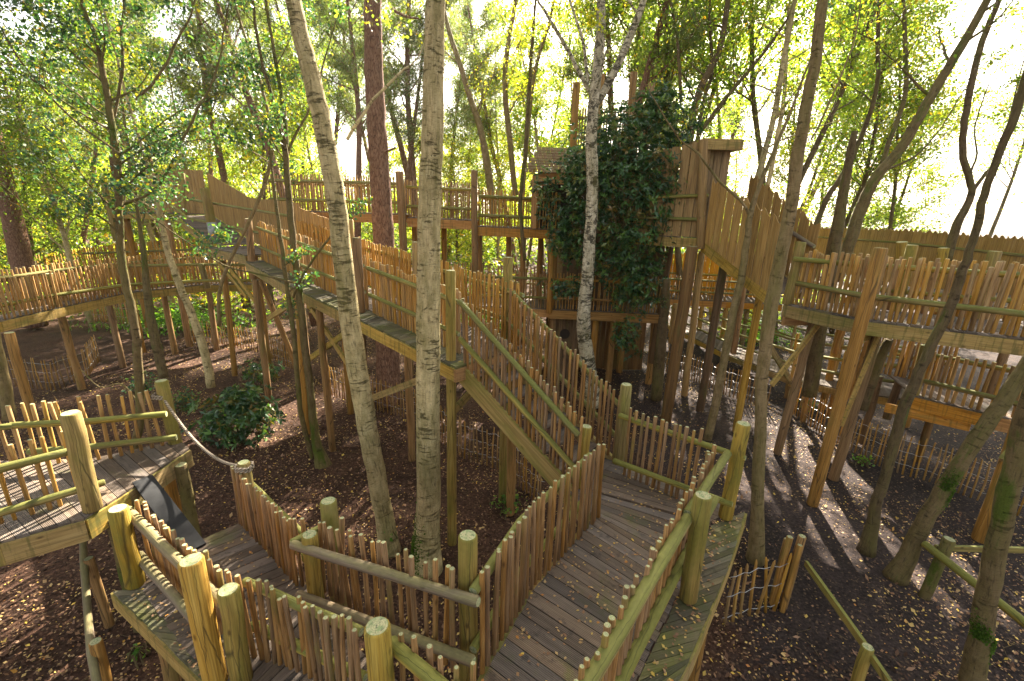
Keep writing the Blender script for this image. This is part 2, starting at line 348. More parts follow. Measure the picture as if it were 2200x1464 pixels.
def ropemat():
    m, t, out = newmat('twisted_rope'); N = NT(t); uv = N.n('TexCoord').outputs['UV']; sx = N.n('SeparateXYZ'); N.l(uv, sx.inputs[0])
    w = N.math('SINE', N.math('MULTIPLY', N.math('ADD', N.math('MULTIPLY', sx.outputs[0], .8), sx.outputs[1]), 160.))
    col = N.mix(N.math('MULTIPLY', N.math('ADD', w, 1.), .5), (.20, .15, .10), (.50, .42, .32)); N.finish(out, col, .9, w, 1., .01, .1); return m
M['rope'] = ropemat()
M['wire'] = plain('galvanised_wire', (.45, .45, .44), .45, .6)
M['sleeve'] = plain('metal_sleeve', (.26, .27, .26), .45, .5)
M['rubber'] = plain('wet_black_board', (.016, .016, .016), .85, 0, .6, 14)
M['hollow_shade'] = plain('painted_interior_shade', (.03, .022, .016), .9)  # near-black colour standing in for the shade inside openings
M['shingle'] = wood('shingle_wood', (.12, .07, .04), (.22, .14, .08), (.32, .22, .14), (.12, .12, .03), .35, .3, 10, 6)
M['moss'] = plain('moss_cushion', (.07, .15, .012), .95, 0, .5, 60)

# ---------------------------------------------------------------- builders
def log_mesh(mb, p0, p1, r0, r1=None, n=12, bev=.012, wob=.004, segs=4):
    p0, p1 = Vector(p0), Vector(p1); r1 = r0 if r1 is None else r1
    P = [lerp(p0, p1, i / segs) + (Vector((random.uniform(-wob, wob), random.uniform(-wob, wob), 0)) if 0 < i < segs else Vector()) for i in range(segs + 1)]
    mb.tube(P, [lerp(r0, r1, i / segs) * random.uniform(.97, 1.03) for i in range(segs + 1)], n, True, .015, 1, bev)
_pk = []
def picket_mesh(k, mat):
    key = (k, mat)
    for q in _pk:
        if q[0] == key: return q[1]
    mb = MB(); r = random.uniform(.0185, .0265); a = random.uniform(0, 6.28); b = random.uniform(.002, .010)
    P = [Vector((math.cos(a) * b * math.sin(t * math.pi), math.sin(a) * b * math.sin(t * math.pi), t)) for t in (0, .25, .5, .75, 1)]
    mb.tube(P, [r * random.uniform(.93, 1.06) for _ in P], 8, True, .03, 1, .006)
    o = mb.build('picket', [M[mat], M['end']]); me = o.data; bpy.data.objects.remove(o); _pk.append((key, me)); return me

def fence(label, group, base, L, rails=(), posts=(), spacing=.075, railmat='rail', postmat='post', mat='picket', panel=False, lean=.012, tops=None, cat='railing', r=None, skip=None, jit=.034):
    base = [Vector(b) for b in base]
    rt = thing('picket_railing', label, cat, base[0], group); o0 = base[0]
    tot = pl_len(base); n = max(2, int(tot / spacing)); mb = MB()
    if not panel and n > 100: panel = True
    for i in range(n):
        s = (i + .5 + random.uniform(-.22, .22)) * tot / n
        p, d = pl_at(base, s); h = (L if not callable(L) else L(s / tot)) * 1.0 + random.uniform(-jit, jit)
        if skip and skip(s / tot): continue
        side = Vector((-d.y, d.x, 0)); p = p + side * random.uniform(-.008, .008)
        lx, ly = random.gauss(0, lean), random.gauss(0, lean)
        if panel:
            rr = (r or .0225) * random.uniform(.85, 1.12); t = p + Vector((lx * h, ly * h, h))
            mb.tube([p, t], [rr, rr * .95], 6, True, 0, 1, .004)
        else:
            o = bpy.data.objects.new('picket', picket_mesh(random.randrange(12), mat)); link(o); o.parent = rt
            o.location = p - o0; o.rotation_euler = (-ly, lx, random.uniform(0, 6.28)); k = (r or .0225) / .0225
            o.scale = (k, k, h)
    if panel: mb.build('picket_panel', [M[mat], M['end']], rt)
    for q in rails:
        m2 = MB(); P = [Vector(x) for x in q[0]]
        if len(P) == 2: log_mesh(m2, P[0], P[1], q[1], q[1] * .92, 10)
        else: m2.tube(P, [q[1]] * len(P), 10, True, .02, 1, .008)
        m2.build('rail', [M[railmat], M['end']], rt)
    for q in posts:
        m2 = MB(); log_mesh(m2, q[0], q[1], q[2], q[2] * .97, 16, .016, .006)
        m2.build('post', [M[q[3] if len(q) > 3 else postmat], M['end']], rt)
    return rt

def ribbon(mb, pairs, w=.13, th=.032, gap=.009, over=0.):
    """boards laid across from the left edge to the right edge"""
    Lp = [Vector(a) for a, b in pairs]; Rp = [Vector(b) for a, b in pairs]; C = [(a + b) / 2 for a, b in zip(Lp, Rp)]
    for i in range(len(pairs) - 1):
        n = max(1, round((C[i + 1] - C[i]).length / w))
        for k in range(n):
            g = gap / max((C[i + 1] - C[i]).length, .1) / 2
            t0, t1 = k / n + g, (k + 1) / n - g
            a, b, c, d = lerp(Lp[i], Lp[i + 1], t0), lerp(Rp[i], Rp[i + 1], t0), lerp(Rp[i], Rp[i + 1], t1), lerp(Lp[i], Lp[i + 1], t1)
            e = (b - a).normalized() * random.uniform(-.012, .012); dz = Vector((0, 0, random.uniform(-.0015, .0015))); z = Vector((0, 0, th))
            a, b, c, d = a - e + dz, b + e + dz, c + e + dz, d - e + dz
            if (b - a).cross(d - a).z < 0: a, b, c, d = b, a, d, c
            mb.hexa([a - z, b - z, c - z, d - z, a, b, c, d])

def walkway(label, group, decks, beams=(), posts=(), braces=(), w=.13, deckmat='deck', beammat='beam', polemat='pole', cat='walkway', extra=()):
    rt = thing('raised_walkway', label, cat, tuple(decks[0][0][0]), group)
    for i, pr in enumerate(decks):
        mb = MB(); ribbon(mb, pr, w); mb.build('decking', M[deckmat], rt)
    for pr, mt in extra:
        mb = MB(); ribbon(mb, pr, w); mb.build('deck_ledge', M[mt], rt)
    for b in beams:
        mb = MB(); mb.bar(b[0], b[1], b[3] if len(b) > 3 else .05, b[2]); mb.build('beam', M[b[4] if len(b) > 4 else beammat], rt)
    for q in posts:
        mb = MB(); log_mesh(mb, q[0], q[1], q[2], q[2] * .95, 12, .008, .012); mb.build('support_post', [M[q[3] if len(q) > 3 else polemat], M['end']], rt)
    for q in braces:
        mb = MB(); mb.bar(q[0], q[1], .05, .12); mb.build('brace', M[beammat], rt)
    return rt
Zv = lambda z: Vector((0, 0, z))

# ================================================================ THE SETTING
def ground_sheet():
    xs = np.concatenate([np.linspace(-400, -30, 14), np.linspace(-28, 28, 150), np.linspace(30, 400, 14)])
    ys = np.concatenate([np.linspace(-60, -4, 8), np.linspace(-3, 34, 110), np.linspace(36, 500, 18)])
    X, Yy = np.meshgrid(xs, ys)
    Zz = .05 * np.sin(X * .9 + 1.3 * np.sin(Yy * .6)) * np.sin(Yy * .8 + .7) + .03 * np.sin(X * 2.7 + Yy) * np.cos(Yy * 2.1 - X) + rng.normal(0, .008, X.shape)
    Zz = np.where((abs(X) < 28) & (Yy < 34), Zz, 0)
    # rising bank under the far trees on the left
    v = np.stack([X, Yy, Zz], -1).reshape(-1, 3); nx, ny = len(xs), len(ys)
    f = [(j * nx + i, j * nx + i + 1, (j + 1) * nx + i + 1, (j + 1) * nx + i) for j in range(ny - 1) for i in range(nx - 1)]
    me = bpy.data.meshes.new('ground'); me.from_pydata(v.tolist(), [], f); me.materials.append(M['ground'])
    me.polygons.foreach_set('use_smooth', [True] * len(f)); o = link(bpy.data.objects.new('ground', me))
    tag(o, kind='structure'); return o
ground_sheet()

def flat_bits(n, xr, yr, z, size, dens=None, h=.02, name=None, mat=None, label=None, cat=None, aspect=1.3):
    x = rng.uniform(*xr, n); y = rng.uniform(*yr, n)
    if dens is not None:
        k = dens(x, y) > rng.uniform(0, 1, n); x, y = x[k], y[k]; n = len(x)
    c = np.stack([x, y, z + rng.uniform(0, h, n)], 1); a = rng.uniform(0, 6.283, n); s = size * np.clip(rng.lognormal(-.15, .38, n), .35, 2.2)
    tx = np.stack([np.cos(a), np.sin(a), rng.normal(0, .4, n)], 1) * s[:, None]; ty = np.stack([-np.sin(a), np.cos(a), rng.normal(0, .3, n)], 1) * (s / aspect)[:, None]
    v = np.stack([c - tx * .5, c + ty * .5, c + tx * .5, c - ty * .5], 1).reshape(-1, 3)
    return v, n
def gz(x, y): return .05 * np.sin(x * .9 + 1.3 * np.sin(y * .6)) * np.sin(y * .8 + .7) + .03 * np.sin(x * 2.7 + y) * np.cos(y * 2.1 - x)
# bark chippings and fallen leaves lying on the soil
n = 90000; x = rng.uniform(-14, 13, n); y = 2 + 20 * rng.uniform(0, 1, n) ** 1.5
v, n = flat_bits(n, (0, 1), (0, 1), 0, .06, aspect=2.2, h=.025); v = v.reshape(-1, 4, 3); v[:, :, 0] += (x - v[:, :, 0].mean(1))[:, None]; v[:, :, 1] += (y - v[:, :, 1].mean(1))[:, None]
v[:, :, 2] += gz(x, y)[:, None]; keep = (x < 3.2 + rng.normal(0, 1.2, n)) | ((y < 4.6) & (rng.uniform(0, 1, n) < .6)); v = v[keep]
tag(fast_mesh('bark_chippings', v.reshape(-1, 3), 4, [M['chip']], tone=rng.uniform(0, 1, len(v))), 'dark bark chippings covering the forest floor under the walkways', 'bark chips', kind='stuff')
n = 125000; x = rng.uniform(-14, 14, n); y = 1.5 + 22 * rng.uniform(0, 1, n) ** 1.4
v, n = flat_bits(n, (0, 1), (0, 1), 0, .036, aspect=1.35, h=.03); v = v.reshape(-1, 4, 3); v[:, :, 0] += (x - v[:, :, 0].mean(1))[:, None]; v[:, :, 1] += (y - v[:, :, 1].mean(1))[:, None]
v[:, :, 2] += gz(x, y)[:, None] + .012
keep = (np.sin(x * 1.1 + np.cos(y * 1.4) * 2) + rng.normal(0, .8, n) > -.25 - (y < 5.5) * 1.2) & ~((x > 3.5) & (abs(x - 4.6 - .25 * (y - 5)) < .7) & (rng.uniform(0, 1, n) < .8)); v = v[keep]
tag(fast_mesh('fallen_leaves', v.reshape(-1, 3), 4, [M['litter']], tone=rng.uniform(0, 1, len(v)) ** .8), 'small yellow and tan fallen leaves scattered over the soil', 'fallen leaves', kind='stuff')

mb = MB()
for _ in range(420):
    x, y = random.uniform(-10, 11), 2.2 + 13 * random.random() ** 1.2; z = gz(x, y) + .02; a = random.uniform(0, 6.28); L_ = random.uniform(.12, .5); r = random.uniform(.002, .006); p = Vector((x, y, float(z)))
    mb.tube([p, p + Vector((math.cos(a), math.sin(a), .03)) * L_ * .5, p + Vector((math.cos(a + .4), math.sin(a + .4), .0)) * L_], [r, r * .8, r * .4], 4, False)
tag(mb.build('fallen_twigs', M['bark_dark']), 'thin fallen twigs scattered over the bark chips', 'twigs', kind='stuff')
# ================================================================ NEAR WALKWAYS
zR, zL = 1.95, 1.60
XY = lambda p, z: Vector((p[0], p[1], z))
# --- right hand deck (under the stairs' foot)
inn = [(-1.25, 1.75), (-.35, 2.35), (-.17, 2.66), (.27, 3.56), (1.05, 4.70), (.74, 5.38)]
mid = [(.05, 1.0), (.52, 1.95), (.62, 2.08), (1.16, 2.86), (1.86, 3.80), (2.42, 4.60)]
walkway('curving brown boardwalk with green outer ledge leading to the foot of the stairs', 'boardwalks of the playground',
        [[(XY(a, zR), XY(b, zR)) for a, b in zip(inn, mid)],
         [(Vector((.75, 5.41, zR)), Vector((2.44, 4.65, zR))), (Vector((1.48, 6.08, zR)), Vector((2.93, 5.0, zR)))]],
        extra=[([(Vector((.53, 1.94, zR - .004)), Vector((.98, 2.0, zR - .004))), (Vector((.63, 2.07, zR - .004)), Vector((1.35, 2.66, zR - .004))),
                 (Vector((1.17, 2.85, zR - .004)), Vector((1.60, 2.97, zR - .004))), (Vector((1.87, 3.79, zR - .004)), Vector((2.42, 4.04, zR - .004))),
                 (Vector((2.44, 4.60, zR - .004)), Vector((2.98, 4.88, zR - .004)))], 'deck_green')],
        beams=[(Vector((1.40, 2.74, zR - .04)), Vector((1.62, 3.0, zR - .04)), .2, .05), (Vector((1.62, 3.0, zR - .04)), Vector((2.44, 4.1, zR - .04)), .2, .05), (Vector((2.44, 4.1, zR - .04)), Vector((3.0, 4.9, zR - .04)), .2, .05),
               (Vector((-.2, 2.66, zR - .04)), Vector((.25, 3.58, zR - .04)), .2, .05), (Vector((.25, 3.58, zR - .04)), Vector((1.02, 4.72, zR - .04)), .2, .05), (Vector((1.02, 4.72, zR - .04)), Vector((.75, 5.35, zR - .04)), .2, .05)],
        posts=[(Vector((1.5, 3.05, 0)), Vector((1.5, 3.05, zR - .25)), .085), (Vector((2.3, 4.2, 0)), Vector((2.3, 4.2, zR - .25)), .085), (Vector((.4, 3.6, 0)), Vector((.4, 3.6, zR - .25)), .085),
               (Vector((1.1, 4.6, 0)), Vector((1.1, 4.6, zR - .25)), .085), (Vector((.0, 2.9, 0)), Vector((.0, 2.9, zR - .25)), .085)])
# --- left hand deck
kL = 3.9 / 3.55
walkway('low brown boardwalk with mossy ledge running to the black ramp board', 'boardwalks of the playground',
        [[(Vector((-4.15, 4.05, zL)), Vector((-3.35, 4.92, zL))), (Vector((-3.05, 3.25, zL)), Vector((-2.15, 3.92, zL))), (Vector((-2.25, 2.75, zL)), Vector((-1.95, 3.60, zL)))],
         [(Vector((-2.24, 2.74, zL)), Vector((-1.94, 3.59, zL))), (Vector((-1.25, 1.77, zR - .05)), Vector((-.36, 2.36, zR - .05)))]],
        extra=[([(G(241, 1270, zL - .005), Vector((-3.55, 3.55, zL - .005)) + Vector((-.02, .30, 0))), (G(440, 1464, zL - .005), Vector((-2.20, 2.72, zL - .005))), (Vector((-1.9, 2.1, zL - .005)), Vector((-1.75, 2.35, zL - .005)))], 'deck_green')],
        beams=[(G(243, 1272, zL - .04), G(440, 1468, zL - .04), .18, .05), (Vector((-3.38, 4.95, zL - .04)), Vector((-2.18, 3.95, zL - .04)), .18, .05)],
        posts=[(Vector((-3.7, 3.8, 0)), Vector((-3.7, 3.8, zL - .2)), .085), (Vector((-2.3, 3.6, 0)), Vector((-2.3, 3.6, zL - .2)), .085), (Vector((-2.3, 2.95, 0)), Vector((-2.3, 2.95, zL - .2)), .085), (Vector((-3.2, 4.6, 0)), Vector((-3.2, 4.6, zL - .2)), .085)])
def vp(xf, yf, zf, xt, yt):                        # upright log: foot pixel at level zf, top pixel straight above
    f = G(xf, yf, zf); return f, V(xt, yt, f.y)
def tp(xt, yt, zt, zf):                            # upright log known by its top
    t = G(xt, yt, zt); return XY(t, zf), t
grp = 'picket railings of the boardwalks'
# R1 inner right
a, b = G(1031, 1455, zR), G(1288, 1107, zR)
fence('tall dense picket railing along the inner edge of the right boardwalk', grp, [a, G(1145, 1262, zR), b], lambda t: 1.0 + .03 * t,
      rails=[([Vector((-.24, 2.70, 2.78)), Vector((.12, 3.50, 2.78)), Vector((.96, 4.72, 2.78))], .042), ([Vector((-.24, 2.72, 2.20)), Vector((.12, 3.50, 2.20)), Vector((.96, 4.74, 2.20))], .04)], spacing=.083, postmat='post',
      posts=[tp(1005, 1150, 3.15, 1.3) + (.078,)])
# R2 outer right
p1510 = vp(1478, 1288, zR, 1511, 1064); p1600 = vp(1558, 1112, zR, 1598, 910)
rl = [G(1235, 1510, 2.85), G(1481, 1108, 2.85)]
fence('picket railing with thick green log rails on the outer right edge of the boardwalk', grp,
      [Vector((.33, 1.80, zR)), Vector((.98, 2.72, zR)), Vector((1.66, 3.68, zR)), Vector((2.36, 4.66, zR))], 1.02,
      rails=[([G(1225, 1530, 2.85), G(1478, 1112, 2.85)], .055), ([G(1477, 1105, 2.86), G(1564, 974, 2.86)], .05), ([G(1300, 1530, 2.25), G(1490, 1160, 2.25)], .05), ([G(1490, 1160, 2.26), G(1538, 1070, 2.26)], .05)],
      posts=[p1510 + (.083,), p1600 + (.083,)], spacing=.088)
# R3 far side of the platform
p1345 = (Vector((1.62, 5.97, 1.0)), G(1346, 826, 3.2))
fence('short picket railing closing the far side of the platform below the stairs', grp,
      [Vector((1.60, 5.66, zR)), Vector((2.38, 4.98, zR))], 1.02,
      rails=[([G(1330, 893, 2.80), G(1602, 986, 2.80)], .042), ([G(1318, 990, 2.2), G(1574, 1085, 2.2)], .042)],
      posts=[p1345 + (.083,)], spacing=.085)
# L fence
fence('dense picket railing on the far side of the left boardwalk beside the rope', grp,
      [G(515, 1122, zL), G(590, 1202, zL), G(642, 1262, zL), G(672, 1248, zL)], lambda t: .80 + .02 * t,
      rails=[([Vector((-3.30, 4.99, 2.12)), Vector((-2.10, 3.99, 2.12))], .04), ([Vector((-3.30, 4.98, 1.85)), Vector((-2.12, 3.97, 1.85))], .04), ([G(625, 1168, 2.36), G(700, 1128, 2.36)], .04)],
      posts=[tp(705, 1076, 2.7, 1.2) + (.083,), tp(523, 993, 2.5, 1.0) + (.075,)], spacing=.070)
# centre fence
fence('centre picket railing with a long grey log rail in front of two cut posts', grp,
      [G(688, 1268, 1.75) + Zv(0), Vector((-.34, 2.72, 1.95))], lambda t: .86 + .12 * t,
      rails=[([G(628, 1170, 2.4), G(1028, 1294, 2.78)], .045), ([G(640, 1278, 1.87), G(1018, 1422, 2.22)], .045)],
      posts=[tp(665, 1148, 2.55, 1.0) + (.074,)], spacing=.098, railmat='rail_grey', lean=.03)
# F1 outer left
p258 = vp(292, 1256, zL, 253, 1092)
fence('picket railing with lichen covered log rails on the near left boardwalk edge', grp,
      [G(288, 1068, 2.46) - Zv(.84), G(395, 1165, 2.46) - Zv(.84), G(500, 1240, 2.46) - Zv(.84)], .84,
      rails=[([G(272, 1096, 2.35), G(480, 1300, 2.35)], .052), ([G(297, 1192, 1.85), G(470, 1390, 1.85)], .05)],
      posts=[p258 + (.088,), tp(410, 1203, 2.85, .2) + (.092, 'post_fresh')], spacing=.082, railmat='rail_grey')
# F2 front fence
fence('leaning front picket railing below the camera between two thick posts', grp,
      [G(515, 1243, 2.45) - Zv(.85), G(600, 1272, 2.45) - Zv(.85), G(765, 1350, 2.55) - Zv(.87)], .86,
      rails=[([G(515, 1243, 2.45) + Vector((-.03, .09, -.12)), G(765, 1350, 2.55) + Vector((.0, .09, -.14))], .042), ([G(515, 1243, 2.45) + Vector((-.03, .09, -.6)), G(765, 1350, 2.55) + Vector((0, .09, -.6))], .045), ([G(400, 1265, 2.3), G(492, 1280, 2.3)], .042)],
      posts=[vp(521, 1462, zL, 490, 1266) + (.083,), tp(810, 1345, 2.9, 1.2) + (.088,)], spacing=.070, lean=.02)
fence('sparse picket railing with a green log rail at the bottom of the photo', grp,
      [G(850, 1347, 2.75) - Zv(.9), G(1060, 1475, 2.85) - Zv(.9)], .9,
      rails=[([G(838, 1380, 2.62), G(1010, 1530, 2.7)], .05)], posts=(), spacing=.115, lean=.02)

# --- stairs
zC = 3.3
sa0, sa1 = Vector((-.78, 6.42, zC)), Vector((.90, 5.20, zR))          # left stringer
w_ = Vector((.70, .80, 0))
st = thing('timber_staircase', 'straight timber staircase with broad side boards rising from the platform to the walkway', 'staircase', tuple(sa1))
for sgn, nm in ((0, ''), (1, '')):
    mb = MB(); o_ = w_ * sgn; mb.bar(sa0 + o_ + Zv(.02), sa1 + o_ + Zv(.02), .055, .27); mb.build('stringer', M['stringer'], st)
nst = 8
for k in range(nst):
    t0, t1 = k / nst, (k + 1) / nst; a = lerp(sa0, sa1, t0); b = lerp(sa0, sa1, t1); z = lerp(zC, zR, (k + 1) / nst) + .03
    if k == nst - 1: z -= .02
    mb = MB(); dirw = w_
    e = w_.normalized() * .04
    for q in range(2):
        c0 = lerp(XY(a, z), XY(b, z), q * .5 - .03); c1 = lerp(XY(a, z), XY(b, z), q * .5 + .46 - .0)
        mb.hexa([c0 + e - Zv(.03), c1 + e - Zv(.03), c1 + w_ - e - Zv(.03), c0 + w_ - e - Zv(.03), c0 + e, c1 + e, c1 + w_ - e, c0 + w_ - e])
    mb.build('tread', M['deck'], st)
def stair_rail(off, label, posts, top=True):
    a = sa0 + off; b = sa1 + off; a = lerp(a, b, .02)
    base = [a + Zv(-.02), b + Zv(.0)]
    out = (off * .0)
    s = Vector((-.045, -.05, 0)) if off.length < .1 else Vector((.045, .05, 0))
    r1 = ([a + s + Zv(.97), b + s + Zv(.84)], .042); r2 = ([a + s + Zv(.42), b + s + Zv(.34)], .042)
    fence(label, grp, base, 1.05, rails=[r1, r2], posts=posts, spacing=.082)
pland = vp(970, 775, zC, 968, 581)
stair_rail(Vector((.02, .02, 0)), 'sloping picket railing on the left side of the staircase', [(Vector((-.93, 6.45, 0)), pland[1], .078), vp(1243, 1045, zR, 1260, 916) + (.078,)])
fpr = G(1092, 553, 4.75)
stair_rail(w_ * .97, 'sloping picket railing on the right side of the staircase', [(XY(fpr, 0), fpr, .085)])

# --- middle walkway C (from landing back to the left, rising)
c0, c1, c2, c3 = Vector((-.72, 6.30, zC)), Vector((-2.9, 8.30, 3.55)), Vector((-5.27, 10.5, 3.78)), Vector((-7.0, 12.1, 4.05))
wc = Vector((.85, .95, 0))
walkway('long mossy raised walkway climbing from the staircase landing towards the left', 'raised walkways on poles',
        [[(c0 + wc * .25, c0 + wc + Vector((.1, .1, 0))), (c1 + wc * .25, c1 + wc), (c2 + wc * .25, c2 + wc), (c3 + wc * .25, c3 + wc)]],
        extra=[([(c0 - wc * .1, c0 + wc * .24), (c1 - wc * .1, c1 + wc * .24)], 'deck_green'), ([(c1 - wc * .1 + Zv(.0), c1 + wc * .24 + Zv(.0)), (c2 - wc * .1, c2 + wc * .24), (c3 - wc * .1, c3 + wc * .24)], 'deck_green')],
        beams=[(c0 - wc * .1 - Zv(.035), c1 - wc * .1 - Zv(.035), .2), (c1 - wc * .1 - Zv(.035), c2 - wc * .1 - Zv(.035), .2), (c2 - wc * .1 - Zv(.035), c3 - wc * .1 - Zv(.035), .2),
               (c0 + wc - Zv(.035), c1 + wc - Zv(.035), .2), (c1 + wc - Zv(.035), c3 + wc - Zv(.035), .2),
               (c0 - wc * .12 - Zv(.036), c0 + wc * 1.1 - Zv(.036), .2, .05, 'beam_warm')],
        posts=[(G(578, 862) * 1., V(548, 600, 12.1), .09), (G(660, 935), V(640, 640, G(660, 935).y), .085), (Vector((-2.9, 8.35, 0)), Vector((-2.9, 8.35, 3.35)), .085), (Vector((-2.2, 9.1, 0)), Vector((-2.2, 9.1, 3.35)), .085),
               (Vector((.05, 7.3, 0)), Vector((.05, 7.3, 3.2)), .085), (Vector((-4.4, 11.4, 0)), Vector((-4.4, 11.4, 3.6)), .085), (Vector((-6.2, 13.0, 0)), Vector((-6.2, 13.0, 3.85)), .085), (Vector((-4.1, 9.35, 0)), Vector((-4.1, 9.35, 3.5)), .08)],
        braces=[(Vector((-1.2, 6.9, 3.0)), Vector((-2.8, 8.3, 1.9))), (Vector((-4.6, 9.9, 3.5)), Vector((-3.0, 8.4, 2.2))), (Vector((-4.9, 10.1, 3.5)), Vector((-6.6, 11.8, 2.6))), (Vector((-3.1, 8.5, 3.3)), Vector((-4.9, 10.2, 2.0))),
                (Vector((-1.0, 6.5, 2.4)), Vector((-.2, 7.3, 3.1)))])
def cfence(label, A, B, off, L=1.02, posts=(), **k):
    s = -wc.normalized() * .05 if off < .5 else wc.normalized() * .05
    a, b = A + wc * off, B + wc * off
    fence(label, grp, [a, b], L, rails=[([a + s + Zv(.86), b + s + Zv(.86)], .042), ([a + s + Zv(.36), b + s + Zv(.36)], .04)], posts=posts, spacing=.076, mat='picket_far', **k)
p767 = vp(776, 672, 3.56, 766, 511)
cfence('near picket railing between the staircase post and the second walkway post', c0 + Vector((-.25, .2, 0)), c1, .22, posts=[(p767[0], p767[1], .085, 'pole')])
cfence('near picket railing behind the slender trees on the rising walkway', c1 + Vector((-.1, .1, .02)), c3, .22, posts=[(V(545, 600, 12.1), V(533, 470, 12.1), .09, 'pole')])
cfence('far picket railing of the rising walkway', c0 + Vector((.1, -.1, 0)) + (c1 - c0) * .05, c3, 1.02, L=1.05, posts=[(V(753, 560, 9.9) - Zv(2), V(752, 472, 9.9), .07, 'post_fresh'), (V(893, 600, 8.5) - Zv(.9), V(893, 520, 8.5), .07, 'post_fresh')])

# --- small platform and plank walled ramp on the left, upper deck
zP = 4.2
pf = [Vector((-7.15, 12.15, zP)), Vector((-9.35, 14.0, zP))]; bk = Vector((.9, 1.1, 0))
up_ = [Vector((-9.5, 14.1, 4.25)), Vector((-12.6, 16.9, 5.05))]
walkway('small square platform with vertical edge boards at the foot of the plank walled ramp', 'raised walkways on poles',
        [[(pf[0], pf[0] + bk), (pf[1], pf[1] + bk)], [(up_[0] + bk * .2, up_[0] + bk), (up_[1] + bk * .2, up_[1] + bk)], [(Vector((-12.7, 17.0, 5.1)), Vector((-11.8, 18.1, 5.1))), (Vector((-15.6, 17.95, 5.1)), Vector((-15.0, 19.2, 5.1)))]],
        beams=[(pf[0] - Zv(.035), pf[1] - Zv(.035), .22), (up_[0] - Zv(.035) + bk * .15, up_[1] - Zv(.035) + bk * .15, .2), (Vector((-12.7, 16.95, 5.06)), Vector((-15.6, 17.9, 5.06)), .2)],
        posts=[(G(505, 810), V(478, 560, 13.96), .085), (G(578, 862) + Vector((.5, 1.2, 0)), V(560, 600, 13.3), .085), (Vector((-12.8, 17.1, 0)), Vector((-12.8, 17.1, 5)), .12), (Vector((-15.3, 18.3, 0)), Vector((-15.3, 18.3, 5)), .12), (Vector((-8.3, 14.6, 0)), Vector((-8.3, 14.6, 4.1)), .085)],
        braces=[(Vector((-9.1, 13.9, 3.9)), Vector((-7.6, 12.7, 3.0))), (Vector((-7.1, 12.2, 3.0)), Vector((-8.6, 13.6, 3.8)))])
def plank_wall(label, P, hb, ht, w=.15, wavy=0., rails=(), posts=(), mat='plank', railmat='rail', group='plank fences', postmat='post', gap=.02, name='plank_fence'):
    P = [Vector(p) for p in P]; rt = thing(name, label, 'fence', P[0], group); tot = pl_len(P); n = max(2, int(tot / w)); mb = MB()
    for i in range(n):
        s0, s1 = i * tot / n + gap / 2, (i + 1) * tot / n - gap / 2
        p, d = pl_at(P, s0); q, _ = pl_at(P, s1); t = (i + .5) / n
        top = (ht(t) if callable(ht) else ht) + random.uniform(-.012, .012); bot = hb(t) if callable(hb) else hb
        tn = Vector((-d.y, d.x, 0)) * .011
        if wavy:                                    # waney cut heads
            k = 5; pr = random.choice([-1, 1])
            for j in range(k):
                u0, u1 = j / k, (j + 1) / k; a, b = lerp(p, q, u0), lerp(p, q, u1)
                h0 = top + wavy * math.sin(u0 * math.pi * 1.6 * pr + .5); h1 = top + wavy * math.sin(u1 * math.pi * 1.6 * pr + .5)
                if j == 0: tone0 = len(mb.v)
                mb.hexa([a + Zv(bot) - tn, b + Zv(bot) - tn, b + Zv(bot) + tn, a + Zv(bot) + tn, a + Zv(h0) - tn, b + Zv(h1) - tn, b + Zv(h1) + tn, a + Zv(h0) + tn])
            tv = mb.t[tone0]
            for z in range(tone0, len(mb.v)): mb.t[z] = tv
        else:
            mb.hexa([p + Zv(bot) - tn, q + Zv(bot) - tn, q + Zv(bot) + tn, p + Zv(bot) + tn, p + Zv(top) - tn, q + Zv(top) - tn, q + Zv(top) + tn, p + Zv(top) + tn])
    mb.build('plank_panel', M[mat], rt)
    for q in rails:
        m2 = MB(); log_mesh(m2, q[0], q[1], q[2], None, 8); m2.build('rail', [M[railmat], M['end']], rt)
    for q in posts:
        m2 = MB(); log_mesh(m2, q[0], q[1], q[2], None, 12); m2.build('post', [M[q[3] if len(q) > 3 else postmat], M['end']], rt)
    return rt
fb = bk * 1.03
plank_wall('tall solid plank wall behind the left ramp stepping down to the walkway', [up_[1] + fb, up_[0] + fb, pf[0] + fb + Vector((.2, -.2, 0)), c3 + wc * 1.08 + Zv(.05), c2 + wc * 1.12], 0, lambda t: 1.55 - .25 * t, .14,
           rails=[(up_[1] + bk * .1 + Zv(1.0), lerp(up_[1], up_[0], .5) + bk * .1 + Zv(1.0), .04), (up_[1] + bk * .1 + Zv(.35), lerp(up_[1], up_[0], .5) + bk * .1 + Zv(.35), .04),
                  (lerp(up_[1], up_[0], .52) + bk * .1 + Zv(.98), pf[0] + bk * .9 + Zv(1.0), .04), (lerp(up_[1], up_[0], .52) + bk * .1 + Zv(.35), pf[0] + bk * .9 + Zv(.35), .04)],
           posts=[(V(395, 470, 16.9), V(390, 372, 16.9), .10), (V(463, 528, 14.6), V(440, 405, 14.6), .13)])
mb = MB(); a_, b_ = V(464, 520, 14.55), V(455, 478, 14.55); a_ = V(462, 520, 14.6); b_ = V(454, 478, 14.6); mb.tube([a_, b_], [.137, .137], 18); rt_ = mb.build('metal_sleeve', M['sleeve']); tag(rt_, 'pale metal sleeve wrapped round the foot of a green post on the left platform', 'post sleeve')
